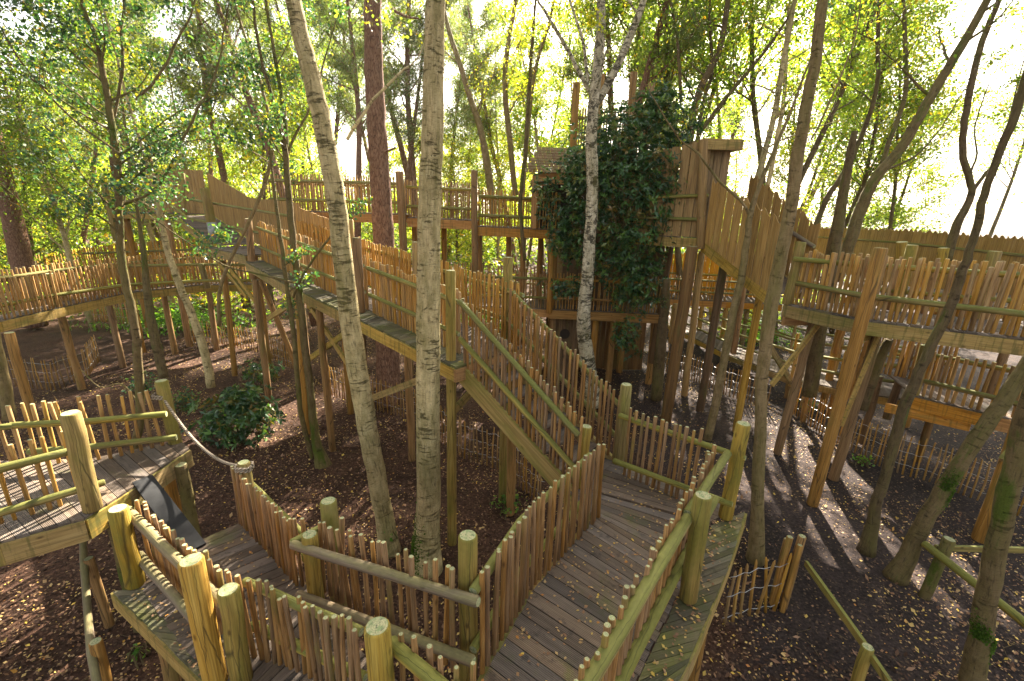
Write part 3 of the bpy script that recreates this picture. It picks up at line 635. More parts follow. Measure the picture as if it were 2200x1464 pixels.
plank_wall('distant plank wall half hidden behind the leafy tree at upper left', [Vector((-15.1, 19.2, 5.1)), Vector((-11.9, 18.15, 5.1))], 0, 1.6, .16, rails=[(Vector((-15.6, 17.85, 6.0)), Vector((-12.8, 16.9, 6.0)), .04), (Vector((-15.6, 17.85, 5.5)), Vector((-12.8, 16.9, 5.5)), .04)],
           posts=[(Vector((-15.5, 17.85, 4)), Vector((-15.5, 17.85, 6.3)), .1)])

# --- E deck, bottom left
zE = 1.95
eo = [G(-60, 1178, zE), G(0, 1163, zE), G(181, 1113, zE), G(272, 1054, zE), G(406, 963, zE)]
ei = [G(-200, 1010, zE), G(-150, 990, zE), G(60, 990, zE), G(200, 985, zE), G(385, 945, zE)]
walkway('wide boarded walkway with pale side beam at the lower left edge of the photo', 'boardwalks of the playground',
        [[(p, q) for p, q in zip(eo, ei)]], beams=[(eo[i] - Zv(.03) , eo[i + 1] - Zv(.03), .26, .06) for i in range(4)],
        posts=[(XY(G(200, 1120, zE), 0) + Vector((-.1, .35, 0)), G(200, 1120, zE) + Vector((-.1, .35, -.2)), .10, 'bark_moss'), (XY(G(385, 985, zE), 0), G(385, 985, zE) - Zv(.1), .085, 'bark_moss'), (Vector((-5.6, 6.5, 0)), Vector((-5.6, 6.5, 1.7)), .09)], w=.15)
pe = vp(200, 1095, zE, 150, 887)
def pxl(x0, y0, x1, y1, z, r): return ([G(x0, y0, z), G(x1, y1, z)], r)
fence('picket railing leaning along the near edge of the lower left walkway', grp, [G(-60, 1140, zE), G(30, 1118, zE), G(215, 1062, zE)], .92,
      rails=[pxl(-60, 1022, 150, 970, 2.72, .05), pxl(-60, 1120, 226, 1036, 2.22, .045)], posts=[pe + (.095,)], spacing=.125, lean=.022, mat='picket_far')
pf2 = (XY(G(380, 950, zE), .9), V(346, 818, G(380, 950, zE).y))
fence('picket railing on the far side of the lower left walkway beneath the birch', grp, [G(20, 1005, zE), G(240, 985, zE), G(378, 950, zE)], .93,
      rails=[([G(20, 915, 2.65), G(200, 905, 2.65), G(358, 890, 2.65)], .045), ([G(60, 972, 2.2), G(200, 960, 2.2), G(380, 940, 2.2)], .045)], posts=[pf2 + (.09,)], spacing=.12, lean=.03, mat='picket_far')
fence('inner picket railing parallel to the near edge of the lower left walkway', grp, [G(-60, 1015, zE), G(10, 1010, zE)], .93, rails=[pxl(-80, 930, 30, 915, 2.65, .045)], posts=[], spacing=.12, mat='picket_far', lean=.03)
# ramp board
mb = MB(); A, B = G(306, 1028, zE + .02), G(420, 1178, zL + .03)
mb.bar(A, B, .22, .04); tag(mb.build('ramp_board', M['rubber']), 'narrow wet black board bridging the gap between two boardwalks', 'ramp board')
# rope
pr = G(345, 850, 2.75); pr = V(346, 848, pf2[1].y); q = tp(523, 993, 2.5, 1)[1] - Zv(.05)
mb = MB(); P = [lerp(pr, q, t) - Zv(.32 * 4 * t * (1 - t)) for t in np.linspace(0, 1, 22)]
mb.tube(P, [.019] * 22, 8, True, .06)
for c_, rr in ((pr, .105), (q, .092)):
    for dz in (0, .035): mb.tube([c_ + Vector((math.cos(t) * rr, math.sin(t) * rr, -dz + .01 * math.sin(3 * t))) for t in np.linspace(0, 6.2, 16)], [.018] * 16, 6)
tag(mb.build('rope', M['rope']), 'pale thick rope sagging between two posts over the ramp board', 'rope')
# handrail at bottom left
hr = thing('handrail', 'thin crooked pole handrail on two stakes in the bottom left corner', 'handrail', tuple(G(235, 1345)), 'pole handrails near the ground')
h1 = vp(236, 1345, 0, 190, 1200); h2 = (G(250, 1560), None); h2 = (h2[0], V(205, 1378, h2[0].y))
mb = MB(); a = V(176, 1085, h1[1].y + .35); mb.tube([a, lerp(a, V(180, 1200, h1[1].y), .5), V(180, 1205, h1[1].y), V(190, 1340, (h1[1].y + h2[1].y) / 2), V(196, 1400, h2[1].y), V(225, 1560, h2[1].y - .5)], [.035, .036, .04, .038, .04, .035], 10, True, .05, 1); mb.build('rail', [M['rail_grey'], M['end']], hr)
for h in (h1, h2): mb = MB(); log_mesh(mb, h[0], h[1], .055); mb.build('post', [M['pole'], M['end']], hr)

# --- F walkway, middle left
zF = 2.62
fo = [G(x, y, zF) for x, y in ((-60, 702), (0, 689), (129, 660), (277, 628), (427, 612), (540, 610))]
fi = [p + Vector((-.15 if i < 3 else .1, 1.25, 0)) + Vector((-.5 * (i < 3), 0, 0)) for i, p in enumerate(fo)]
fp = [(180, 850, 128, 668), (62, 870, 20, 715), (258, 760, 230, 640), (375, 752, 350, 625), (470, 780, 448, 622), (300, 720, 280, 622)]
walkway('curved mossy walkway crossing the middle left behind the birches', 'raised walkways on poles',
        [[(a, b) for a, b in zip(fo, fi)]], beams=[(fo[i] - Zv(.035), fo[i + 1] - Zv(.035), .24, .06) for i in range(5)],
        posts=[(XY(V(a, b, G(c, d, zF - .2).y), 0), G(c, d, zF - .2), .10) for a, b, c, d in fp], w=.14)
fence('picket railing with two green log rails on the near side of the curved left walkway', grp, [p + Vector((0, .12, 0)) for p in fo], .98,
      rails=[([G(x, y, zF + .82) for x, y in ((-60, 614), (0, 604), (97, 587), (267, 572), (427, 569), (540, 570))], .05), ([G(x, y, zF + .34) for x, y in ((-60, 668), (0, 657), (114, 635), (277, 612), (430, 604), (540, 603))], .05)],
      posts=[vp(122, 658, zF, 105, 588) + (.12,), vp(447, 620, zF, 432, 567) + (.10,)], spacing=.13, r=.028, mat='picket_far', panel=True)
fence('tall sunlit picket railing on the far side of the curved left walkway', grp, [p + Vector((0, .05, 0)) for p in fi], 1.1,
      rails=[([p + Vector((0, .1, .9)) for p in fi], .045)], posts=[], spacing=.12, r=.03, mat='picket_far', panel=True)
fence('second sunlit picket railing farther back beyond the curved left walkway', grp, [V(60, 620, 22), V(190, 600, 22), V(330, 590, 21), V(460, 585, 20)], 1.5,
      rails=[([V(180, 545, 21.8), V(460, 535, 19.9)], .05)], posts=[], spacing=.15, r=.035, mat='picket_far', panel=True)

# --- G upper back walkway
gY = 14.5
g1 = [Vector((-7.8, gY + .4, 5.35)), Vector((-3.45, gY, 5.33))]; g2 = [Vector((-3.35, gY, 5.24)), Vector((-1.2, gY, 5.20))]; g3 = [Vector((-1.15, gY, 5.03)), Vector((1.4, gY, 4.98))]
dY = Vector((0, 1.25, 0))
walkway('high back walkway stepping down in three spans towards the tree house', 'raised walkways on poles',
        [[(g[0], g[0] + dY), (g[1], g[1] + dY)] for g in (g1, g2, g3)],
        beams=[(g[0] - Zv(.035) - Vector((0, .03, 0)), g[1] - Zv(.035) - Vector((0, .03, 0)), .26, .06, 'beam_warm') for g in (g1, g2, g3)] + [(g[0] - Zv(.035) + dY, g[1] - Zv(.035) + dY, .26, .06, 'beam_warm') for g in (g1, g2, g3)],
        posts=[(Vector((x, gY + y, 0)), Vector((x, gY + y, 5.0)), .10) for x, y in ((-5.6, 1.1), (-3.4, 1.2), (-2.4, 1.2), (-1.2, 1.2), (.3, 1.2), (1.3, .3), (.9, 1.3), (-.2, 1.2))])
for g, lab, ps in ((g1, 'left span railing of the high back walkway behind the pine', []), (g2, 'middle span railing of the high back walkway behind the big birch', [(Vector((-3.42, gY - .12, 0)), V(858, 369, gY - .12), .12)]), (g3, 'right span railing of the high back walkway next to the tree house', [(Vector((-1.2, gY - .12, 0)), V(1019, 366, gY - .12), .10)])):
    fence(lab, grp, [g[0] + Vector((0, .06, 0)), g[1] + Vector((0, .06, 0))], 1.08, rails=[([g[0] + Zv(.88) - Vector((0, .02, 0)), g[1] + Zv(.88) - Vector((0, .02, 0))], .05), ([g[0] + Zv(.32) - Vector((0, .02, 0)), g[1] + Zv(.32) - Vector((0, .02, 0))], .05)],
          posts=[q + ('pole',) for q in ps], spacing=.085, mat='picket_far', panel=True)
    fence(lab.replace('railing', 'rear railing'), grp, [g[0] + dY, g[1] + dY], 1.05, rails=[([g[0] + dY + Zv(.85) + Vector((0, .05, 0)), g[1] + dY + Zv(.85) + Vector((0, .05, 0))], .045)], posts=[], spacing=.11, mat='picket_far', panel=True)

# --- tree house
TY = 14.2
zT = 2.52
tl = [V(985, 636, TY + .2), V(1180, 655, TY), V(1425, 662, TY - .3)]
for p in tl: p.z = zT
walkway('low wide deck wrapped round the foot of the tree house', 'raised walkways on poles', [[(p, p + Vector((0, 1.6, 0))) for p in tl]],
        beams=[(tl[0] - Zv(.035), tl[1] - Zv(.035), .24, .06, 'beam_warm'), (tl[1] - Zv(.035) - Vector((0, .05, 0)), tl[2] - Zv(.035) - Vector((0, .05, 0)), .27, .08, 'pole')],
        posts=[(Vector((x, TY + y, 0)), Vector((x, TY + y, 2.4)), .11) for x, y in ((.8, .3), (1.35, .35), (2.7, .1), (3.3, .2), (4.6, 0), (4.95, .8), (2.2, 1.3), (3.9, 1.2))])
fence('green railed picket railing left of the tree house deck', grp, [tl[0] + Vector((0, .06, 0)), tl[1] + Vector((0, .06, 0))], 1.1, rails=[([tl[0] + Zv(.95), tl[1] + Zv(.95)], .045), ([tl[0] + Zv(.35), tl[1] + Zv(.35)], .045)],
      posts=[(Vector((tl[1].x, TY - .1, 2.4)), Vector((tl[1].x, TY - .1, 4.9)), .10, 'pole')], spacing=.1, mat='picket_far', panel=True)
fence('dim picket railing under the rhododendron in front of the tree house', grp, [tl[1] + Vector((.1, .06, 0)), tl[2] + Vector((0, .06, 0))], 1.15, rails=[([tl[1] + Zv(.95), tl[2] + Zv(.95)], .04), ([tl[1] + Zv(.35), tl[2] + Zv(.35)], .04)],
      posts=[], spacing=.09, mat='picket_far', railmat='pole', panel=True)
fence('far picket railing across the middle ground beyond the tree house deck', grp, [V(975, 640, 16.5), V(1180, 655, 16.2)], 1.3, rails=[([V(975, 600, 16.4), V(1180, 612, 16.1)], .045)], posts=[], spacing=.13, r=.03, mat='picket_far', panel=True)
th = thing('tree_house', 'plank clad tree house wrapped in dark rhododendron with a shingled porch roof', 'tree house', (2.5, TY + .5, 0))
def wallpanel(parent, name, x0, x1, y, z0, z1, mat, w=.17, gap=.01):
    mb = MB(); n = max(1, int(abs(x1 - x0) / w)); 
    for i in range(n):
        a, b = x0 + (x1 - x0) * i / n, x0 + (x1 - x0) * (i + 1) / n - gap; zt = z1 + random.uniform(-.02, .02)
        mb.hexa([(a, y, z0), (b, y, z0), (b, y + .03, z0), (a, y + .03, z0), (a, y, zt), (b, y, zt), (b, y + .03, zt), (a, y + .03, zt)])
    return mb.build(name, M[mat], parent)
wallpanel(th, 'wall', 1.6, 4.0, TY + .65, 2.55, 7.2, 'slab', .2)
wallpanel(th, 'wall', 1.3, 5.2, TY + 3.4, 2.55, 6.9, 'slab', .2)
for x in (1.62, 4.85):
    mb = MB()
    for k in range(12):
        y = TY + .72 + k * .22; mb.hexa([(x, y, 2.55), (x + .03, y, 2.55), (x + .03, y + .21, 2.55), (x, y + .21, 2.55), (x, y, 7), (x + .03, y, 7), (x + .03, y + .21, 7), (x, y + .21, 7)])
    mb.build('wall', M['slab'], th)
mb = MB()                                            # porch frame on the left and its arched opening
px0, px1 = V(1143, 400, TY).x, V(1215, 400, TY).x
for x0, x1, z0, z1 in ((px0, px0 + .16, 5.0, 6.55), (px0 + .16, px1, 6.3, 6.62)): mb.hexa([(x0, TY, z0), (x1, TY, z0), (x1, TY + .08, z0), (x0, TY + .08, z0), (x0, TY, z1), (x1, TY, z1), (x1, TY + .08, z1), (x0, TY + .08, z1)])
for k in range(5):
    a = math.pi / 2 * k / 4; x = px0 + .16 + .35 * (1 - math.sin(a)); z = 6.3 - .35 * (1 - math.cos(a)); mb.hexa([(px0 + .15, TY, z - .02), (x + .05, TY, z - .02), (x + .05, TY + .06, z - .02), (px0 + .15, TY + .06, z - .02), (px0 + .15, TY, z + .08), (x + .05, TY, z + .08), (x + .05, TY + .06, z + .08), (px0 + .15, TY + .06, z + .08)])
mb.build('porch', M['plank_orange'], th)
mb = MB(); mb.hexa([(px0 + .1, TY + .5, 5.0), (px1 + .5, TY + .5, 5.0), (px1 + .5, TY + .55, 5.0), (px0 + .1, TY + .55, 5.0), (px0 + .1, TY + .5, 6.4), (px1 + .5, TY + .5, 6.4), (px1 + .5, TY + .55, 6.4), (px0 + .1, TY + .55, 6.4)]); mb.build('doorway_shade', M['hollow_shade'], th)  # dark sheet painting the shade inside the porch opening
mb = MB()                                            # shingle roof rows
for r_ in range(9):
    for c_ in range(14):
        x = px0 - .25 + c_ * .13 + (r_ % 2) * .06 + r_ * .05; y = TY - .18 + r_ * .1; z = 6.62 + r_ * .085
        mb.hexa([(x, y, z - .02), (x + .12, y, z - .02), (x + .12, y + .16, z + .09), (x, y + .16, z + .09), (x, y, z), (x + .12, y, z), (x + .12, y + .16, z + .11), (x, y + .16, z + .11)])
mb.build('roof', M['shingle'], th)
for x, y, zt in ((V(1232, 300, TY + 1).x, TY + 1, V(1234, 178, TY + 1).z), (V(1358, 200, TY + 1.5).x, TY + 1.5, V(1358, 155, TY + 1.5).z), (V(1290, 200, TY + 2).x, TY + 2, V(1292, 160, TY + 2).z), (V(1398, 200, TY + 1.5).x, TY + 1.5, V(1398, 178, TY + 1.5).z)):
    mb = MB(); log_mesh(mb, (x, y, 2.4), (x, y, zt), .11); mb.build('corner_post', [M['pole'], M['end']], th)
mb = MB(); x0, x1 = V(1232, 300, TY + 1).x, V(1400, 300, TY + 1).x
for k in range(30): x = lerp(x0, x1, k / 29); mb.tube([(x, TY + 1.06, 7.1), (x, TY + 1.06, 8.55 + random.uniform(-.05, .05))], [.028, .028], 6)
mb.build('lookout_pickets', [M['picket_far'], M['end']], th)
for z in (7.75, 8.3): mb = MB(); log_mesh(mb, (x0, TY + 1, z), (x1, TY + 1, z), .05); mb.build('lookout_rail', [M['rail'], M['end']], th)
dr = MB(); dx0, dx1 = V(1184, 740, TY + .3).x, V(1240, 740, TY + .3).x
for k in range(5): a, b = lerp(dx0, dx1, k / 5), lerp(dx0, dx1, (k + 1) / 5) - .01; dr.hexa([(a, TY + .3, .0), (b, TY + .3, 0), (b, TY + .34, 0), (a, TY + .34, 0), (a, TY + .3, 2.2), (b, TY + .3, 2.2), (b, TY + .34, 2.2), (a, TY + .34, 2.2)])
drp = dr.build('door', M['slab'], th)
mb = MB(); cxh = (dx0 + dx1) / 2; mb.tube([(cxh, TY + .285, 1.62), (cxh, TY + .31, 1.62)], [.17, .17], 18); mb.build('porthole_shade', M['hollow_shade'], drp)  # dark disc carries the shade of the round hole in its colour
wallpanel(th, 'undercroft_wall', 1.2, 4.8, TY + 1.5, 0, 2.45, 'slab', .18)

# --- right part: upper deck of the tower, plank walls, ramp down
rt0 = V(1405, 505, 12.9); rt1 = V(1508, 508, 12.2); zU = 4.96
for p in (rt0, rt1): p.z = zU
un = Vector((.55, 1.5, 0))
walkway('upper landing of the tree house carried on rough dark poles', 'raised walkways on poles', [[(rt0 - Vector((.8, -.6, 0)), rt0 - Vector((.8, -.6, 0)) + un), (rt0, rt0 + un), (rt1, rt1 + un)]],
        beams=[(rt0 - Zv(.035) - Vector((.8, -.6, 0)), rt0 - Zv(.035), .25, .06), (rt0 - Zv(.035), rt1 - Zv(.035), .25, .06), (rt1 - Zv(.035), rt1 + un - Zv(.035), .25, .06)],
        posts=[(G(1430, 905), V(1488, 530, G(1430, 905).y), .15, 'slab'), (G(1503, 885), V(1556, 565, G(1503, 885).y), .11, 'slab'), (G(1470, 850), V(1508, 540, G(1470, 850).y), .1, 'post_fresh'), (V(1400, 780, 14), V(1440, 530, 14), .12, 'slab'), (V(1575, 760, 13.5), V(1600, 600, 13.5), .09)])
plank_wall('high plank wall of the tree house landing rising above the green rails', [rt0 - Vector((.8, -.6, 0)), rt0, rt1 + Vector((-.05, .03, 0))], 0, lambda t: 2.0 + .42 * t, .23,
           rails=[(rt0 + Vector((-.5, .2, .98)), rt1 + Vector((0, -.08, 1.05)), .045), (rt0 + Vector((-.5, .2, .45)), rt1 + Vector((0, -.08, .45)), .045)], posts=[(rt1 + Vector((0, -.03, -.3)), V(1512, 300, 12.17), .11, 'plank')])
# roofed end box
bx = thing('roofed_box', 'small flat roofed plank box at the top of the plank ramp', 'shelter', (5.4, 12.6, 4.95))
A = V(1505, 300, 12.3); B = V(1590, 308, 12.3)
mb = MB(); mb.hexa([(A.x, 12.1, A.z - .25), (B.x, 12.1, A.z - .25), (B.x, 13.3, A.z - .2), (A.x, 13.3, A.z - .2), (A.x, 12.1, A.z), (B.x, 12.1, A.z), (B.x, 13.3, A.z + .05), (A.x, 13.3, A.z + .05)]); mb.build('roof', M['beam'], bx)
wallpanel(bx, 'wall', A.x + .03, B.x - .08, 13.2, 4.95, A.z - .22, 'plank', .22, .03)
mb = MB()
for k in range(4): x = lerp(A.x + .05, B.x - .35, k / 3); mb.hexa([(x, 12.45, 5.0), (x + .22, 12.45, 5.0), (x + .22, 12.48, 5.0), (x, 12.48, 5.0), (x, 12.45, A.z - .22), (x + .22, 12.45, A.z - .22), (x + .22, 12.48, A.z - .22), (x, 12.48, A.z - .22)])
mb.build('screen_planks', M['plank'], bx)
# ramp
ra, rb = V(1515, 520, 12.15), V(1655, 630, 10.0); rside = Vector((1.15, .55, 0))
rmp = thing('plank_ramp', 'steep enclosed ramp with tall wavy topped planks coming down from the tree house', 'ramp', tuple(ra))
mb = MB(); mb.bar(ra, rb, .07, .26); mb.build('stringer', M['beam'], rmp); mb = MB(); mb.bar(ra + rside, rb + rside, .07, .26); mb.build('stringer', M['beam'], rmp)
mb = MB(); ribbon(mb, [(ra - Zv(.02) + rside * .04, ra + rside * .97 - Zv(.02)), (rb - Zv(.02) + rside * .04, rb + rside * .97 - Zv(.02))], .2); mb.build('ramp_boards', M['deck'], rmp)
def ramp_wall(A, B, hA, hB, label):
    return plank_wall(label, [A, B], lambda t: .0, lambda t: lerp(hA, hB, t), .30, wavy=.06, mat='plank', gap=.03, group='plank walls of the ramp')
ramp_wall(ra + Vector((-.04, -.02, .0)), rb + Vector((-.04, 0, .0)), 1.55, 1.55, 'near side wall of the steep ramp with wavy plank tops')
w2 = ramp_wall(ra + rside * 1.02, rb + rside * 1.02, 1.75, 1.45, 'far side wall of the steep ramp glowing against the sky')
mb = MB(); log_mesh(mb, ra + rside * .96 + Zv(1.05), rb + rside * .96 + Zv(1.0), .045); mb.build('handrail', [M['rail_grey'], M['end']], rmp)
log = MB(); log_mesh(log, (6.0, 10.9, 0), (6.0, 10.9, 3.9), .09); log.build('support_post', [M['post_fresh'], M['end']], rmp)
# right walkway J
zJ = 3.7
jo = [G(1685, 652, zJ), G(1847, 686, zJ), G(2200, 728, zJ), G(2420, 750, zJ)]
ji = [jo[0] + Vector((1.5, .25, 0)), jo[1] + Vector((1.4, .9, 0)), jo[2] + Vector((.7, 1.55, 0)), jo[3] + Vector((.5, 1.6, 0))]
pj = (G(1745, 1085), V(1893, 533, 7.82))
walkway('sunlit right walkway with dripping green side beam high on tall poles', 'raised walkways on poles', [[(a, b) for a, b in zip(jo, ji)]],
        beams=[(jo[i] - Zv(.035), jo[i + 1] - Zv(.035), .25, .06) for i in range(3)] + [(jo[0] + Vector((.05, .0, -.3)), ji[0] - Zv(.3), .2, .08, 'beam_warm'), (jo[1] + Vector((.05, 0.1, -.3)), ji[1] - Zv(.3), .2, .08)],
        posts=[(G(1670, 975), V(1748, 690, G(1670, 975).y), .095, 'pole'), (G(1790, 1030), V(1885, 715, G(1790, 1030).y), .10, 'pole'), (G(2105, 1160), V(2235, 800, G(2105, 1160).y), .12, 'pole'), (V(1905, 900, 10.3), V(1960, 740, 10.3), .09, 'slab'), (V(1830, 860, 11), V(1870, 720, 11), .08, 'pole'), (V(1795, 760, 12), V(1815, 690, 12), .08, 'pole')],
        braces=[(V(1755, 695, 9.4), V(1655, 825, 9.0)), (V(1660, 745, 9.6), V(1705, 820, 10.0)), (V(1885, 720, 8.6), V(1805, 915, 8.2)), (V(2235, 880, 6.2), V(2150, 985, 6.0))], w=.14)
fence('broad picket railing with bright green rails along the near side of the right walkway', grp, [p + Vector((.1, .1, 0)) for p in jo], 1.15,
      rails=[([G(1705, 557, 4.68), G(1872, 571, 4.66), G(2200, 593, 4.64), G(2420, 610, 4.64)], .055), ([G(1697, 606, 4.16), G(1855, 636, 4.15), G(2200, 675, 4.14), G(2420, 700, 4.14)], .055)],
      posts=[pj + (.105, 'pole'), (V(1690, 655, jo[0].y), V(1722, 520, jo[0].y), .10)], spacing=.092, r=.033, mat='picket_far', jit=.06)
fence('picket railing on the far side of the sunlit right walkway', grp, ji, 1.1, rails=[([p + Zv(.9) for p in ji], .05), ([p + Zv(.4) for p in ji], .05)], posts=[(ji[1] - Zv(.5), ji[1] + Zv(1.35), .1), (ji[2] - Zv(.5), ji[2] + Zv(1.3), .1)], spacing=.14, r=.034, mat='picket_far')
# tall boundary fence far right
fa, fb_, fc = V(1690, 500, 26), V(1930, 510, 17), V(2420, 520, 10.5)
for p, z in ((fa, 5.05), (fb_, 5.2), (fc, 5.1)): p.z = z - 1.6
plank_wall('long boundary fence of vertical boards with scalloped top across the right background', [fa, fb_, fc], -.3, 1.6, .2, wavy=.045, rails=[(fa + Vector((0, -.1, 1.15)), fb_ + Vector((0, -.1, 1.15)), .05), (fb_ + Vector((0, -.1, 1.15)), fc + Vector((0, -.1, 1.15)), .05)],
           posts=[(V(1935, 560, 12.6), V(1938, 520, 12.6), .13), (V(2015, 600, 12.2), V(2028, 533, 12.2), .12), (V(1795, 560, 13.5), V(1797, 512, 13.5), .12)], gap=.008)
walkway('far walkway in bright sun beneath the boundary fence', 'raised walkways on poles', [[(Vector((9.2, 12.2, 3.6)), Vector((9.6, 14.6, 3.6))), (Vector((13.5, 9.5, 3.6)), Vector((14.6, 12.6, 3.6)))]], beams=[(Vector((9.2, 12.15, 3.56)), Vector((13.5, 9.45, 3.56)), .24)], posts=[(Vector((x, y, 0)), Vector((x, y, 3.4)), .1) for x, y in ((9.4, 12.6), (11, 11.5), (12.5, 11), (10.4, 13.2))])
# orange wall behind the tower at the right
ow = [V(1415, 645, 19.6), V(1560, 652, 19.2), V(1680, 660, 18.8)]
for p in ow: p.z = 2.0
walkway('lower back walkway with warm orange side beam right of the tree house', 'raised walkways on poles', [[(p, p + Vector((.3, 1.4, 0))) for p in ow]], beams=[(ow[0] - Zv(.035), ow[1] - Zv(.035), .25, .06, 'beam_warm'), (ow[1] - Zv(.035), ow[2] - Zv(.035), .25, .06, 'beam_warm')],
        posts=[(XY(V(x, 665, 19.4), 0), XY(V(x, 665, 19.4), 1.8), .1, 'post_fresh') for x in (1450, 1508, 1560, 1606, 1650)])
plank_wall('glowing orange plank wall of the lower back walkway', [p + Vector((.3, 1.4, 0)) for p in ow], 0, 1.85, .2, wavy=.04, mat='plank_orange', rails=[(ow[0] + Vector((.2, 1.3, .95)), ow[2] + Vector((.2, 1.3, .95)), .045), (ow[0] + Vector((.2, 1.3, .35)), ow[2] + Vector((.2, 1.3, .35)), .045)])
fence('near picket railing of the lower back walkway', grp, [ow[0] + Vector((0, .05, 0)), ow[1] + Vector((0, .05, 0))], 1.0, rails=[([ow[0] + Zv(.85), ow[2] + Zv(.85)], .04), ([ow[0] + Zv(.35), ow[2] + Zv(.35)], .04)], spacing=.12, r=.025, mat='picket_far', panel=True)
# L walkway lower right
zl = 1.9
lo = [G(1965, 850, zl), G(2130, 890, zl), G(2400, 950, zl)]; li = [p + Vector((.55, 1.5, 0)) for p in lo]
walkway('lower right walkway with a fresh orange side board', 'raised walkways on poles', [[(a, b) for a, b in zip(lo, li)]], beams=[(lo[0] - Zv(.035), lo[1] - Zv(.035), .26, .07, 'beam_warm'), (lo[1] - Zv(.035), lo[2] - Zv(.035), .26, .07, 'beam_warm'), (lo[0] + Vector((-.3, .3, -.32)), lo[1] + Vector((.0, .3, -.32)), .2, .07, 'beam_warm')],
        posts=[(XY(lo[0] + Vector((.3, 1.35, 0)), 0), lo[0] + Vector((.3, 1.35, -.05)), .08, 'slab'), (XY(lo[1] + Vector((.2, 1.35, 0)), 0), lo[1] + Vector((.2, 1.35, -.05)), .08, 'slab')])
fence('picket railing on the lower right walkway under the sunlit deck', grp, [p + Vector((.02, .1, 0)) for p in lo], 1.0, rails=[([G(1985, 760, 2.72), G(2177, 798, 2.72), G(2400, 850, 2.72)], .05), ([G(1985, 819, 2.28), G(2146, 857, 2.28), G(2400, 925, 2.28)], .05)],
      posts=[vp(1962, 848, zl, 1990, 742) + (.1,)], spacing=.12, r=.03, mat='picket_far')
fence('crowded pickets at the back of the lower right walkway', grp, [li[0] + Vector((-.3, 0, 0)), li[1]], 1.1, rails=[([li[0] + Zv(.5), li[1] + Zv(.5)], .045)], spacing=.09, r=.03, mat='picket_far')
# curving low ramp with log rails on the right middle
lowp = [(1395, 640, .55), (1440, 700, .6), (1560, 760, .65), (1700, 812, .75), (1800, 835, .95), (1960, 862, 1.3)]
lr = [G(x, y, z) for x, y, z in lowp]; lrr = [p + Vector((.75, 1.25, .02)) for p in lr]
walkway('long low ramp curving through the sun patches on the right', 'raised walkways on poles', [[(a, b) for a, b in zip(lr, lrr)]], beams=[(lr[i] - Zv(.035), lr[i + 1] - Zv(.035), .18, .06) for i in range(5)], posts=[(XY(p, 0) + Vector((.1, .2, 0)), p + Vector((.1, .2, -.05)), .08) for p in lr[1:]])
def log_fence(label, P, hs, r=.045, ph=1.1):
    t = thing('log_rail_fence', label, 'fence', P[0], 'log rail fences')
    for h in hs: 
        mb = MB(); mb.tube([p + Zv(h) for p in P], [r] * len(P), 8, True, .03, 1); mb.build('rail', [M['rail'], M['end']], t)
    for p in P: mb = MB(); log_mesh(mb, p - Zv(.3), p + Zv(ph), .055, None, 10); mb.build('post', [M['post_fresh'], M['end']], t)
    return t
log_fence('two rail log fence on the far side of the curving low ramp', lrr, (.45, .85))
log_fence('log fence in the brightest sun patch beyond the curving low ramp', [V(1490, 660, 21), V(1580, 700, 19.5), V(1700, 745, 18), V(1850, 780, 16.5), V(1990, 800, 15.5)], (.4, .8))
log_fence('low log fence along the near side of the curving ramp', [p + Vector((.05, .05, 0)) for p in lr[1:]], (.4, .8))
# ground level handrails in the bottom right corner
def hand(label, A, B, posts, r=.04, flat=False):
    t = thing('handrail', label, 'handrail', posts[0][0], 'pole handrails near the ground'); mb = MB()
    if flat: mb.bar(A, B, .04, .09)
    else: log_mesh(mb, A, B, r)
    mb.build('rail', [M['rail'], M['end']], t)
    for q in posts: m2 = MB(); log_mesh(m2, q[0], q[1], q[2], None, 12); m2.build('post', [M[q[3] if len(q) > 3 else 'post'], M['end']], t)
    return t
zb = .95
hp = G(1865, 1390, zb + .05)
hand('sawn rail running from the paling gate posts to a round stake near the bottom edge', G(1733, 1205, zb), G(1868, 1392, zb), [(XY(hp, 0), hp, .06)], flat=True)
hand('sawn rail leaving the round stake at the bottom edge of the photo', G(1868, 1396, zb), G(1960, 1530, zb), [(XY(G(1960, 1530, zb), 0), G(1960, 1530, zb), .06)], flat=True)
mp = vp(1985, 1285, 0, 2040, 1158)
hand('round green rail on a mossy stake at the right edge', V(1985, 1168, mp[0].y + .15), G(2330, 1440, .75), [mp + (.075, 'bark_moss')], r=.055)
hand('level sawn rail meeting the mossy stake at the right edge', V(2010, 1172, mp[0].y + .1), V(2330, 1180, mp[0].y + .3), [(V(2330, 1180, mp[0].y + .3) - Zv(1), V(2330, 1180, mp[0].y + .3), .06)], flat=True)

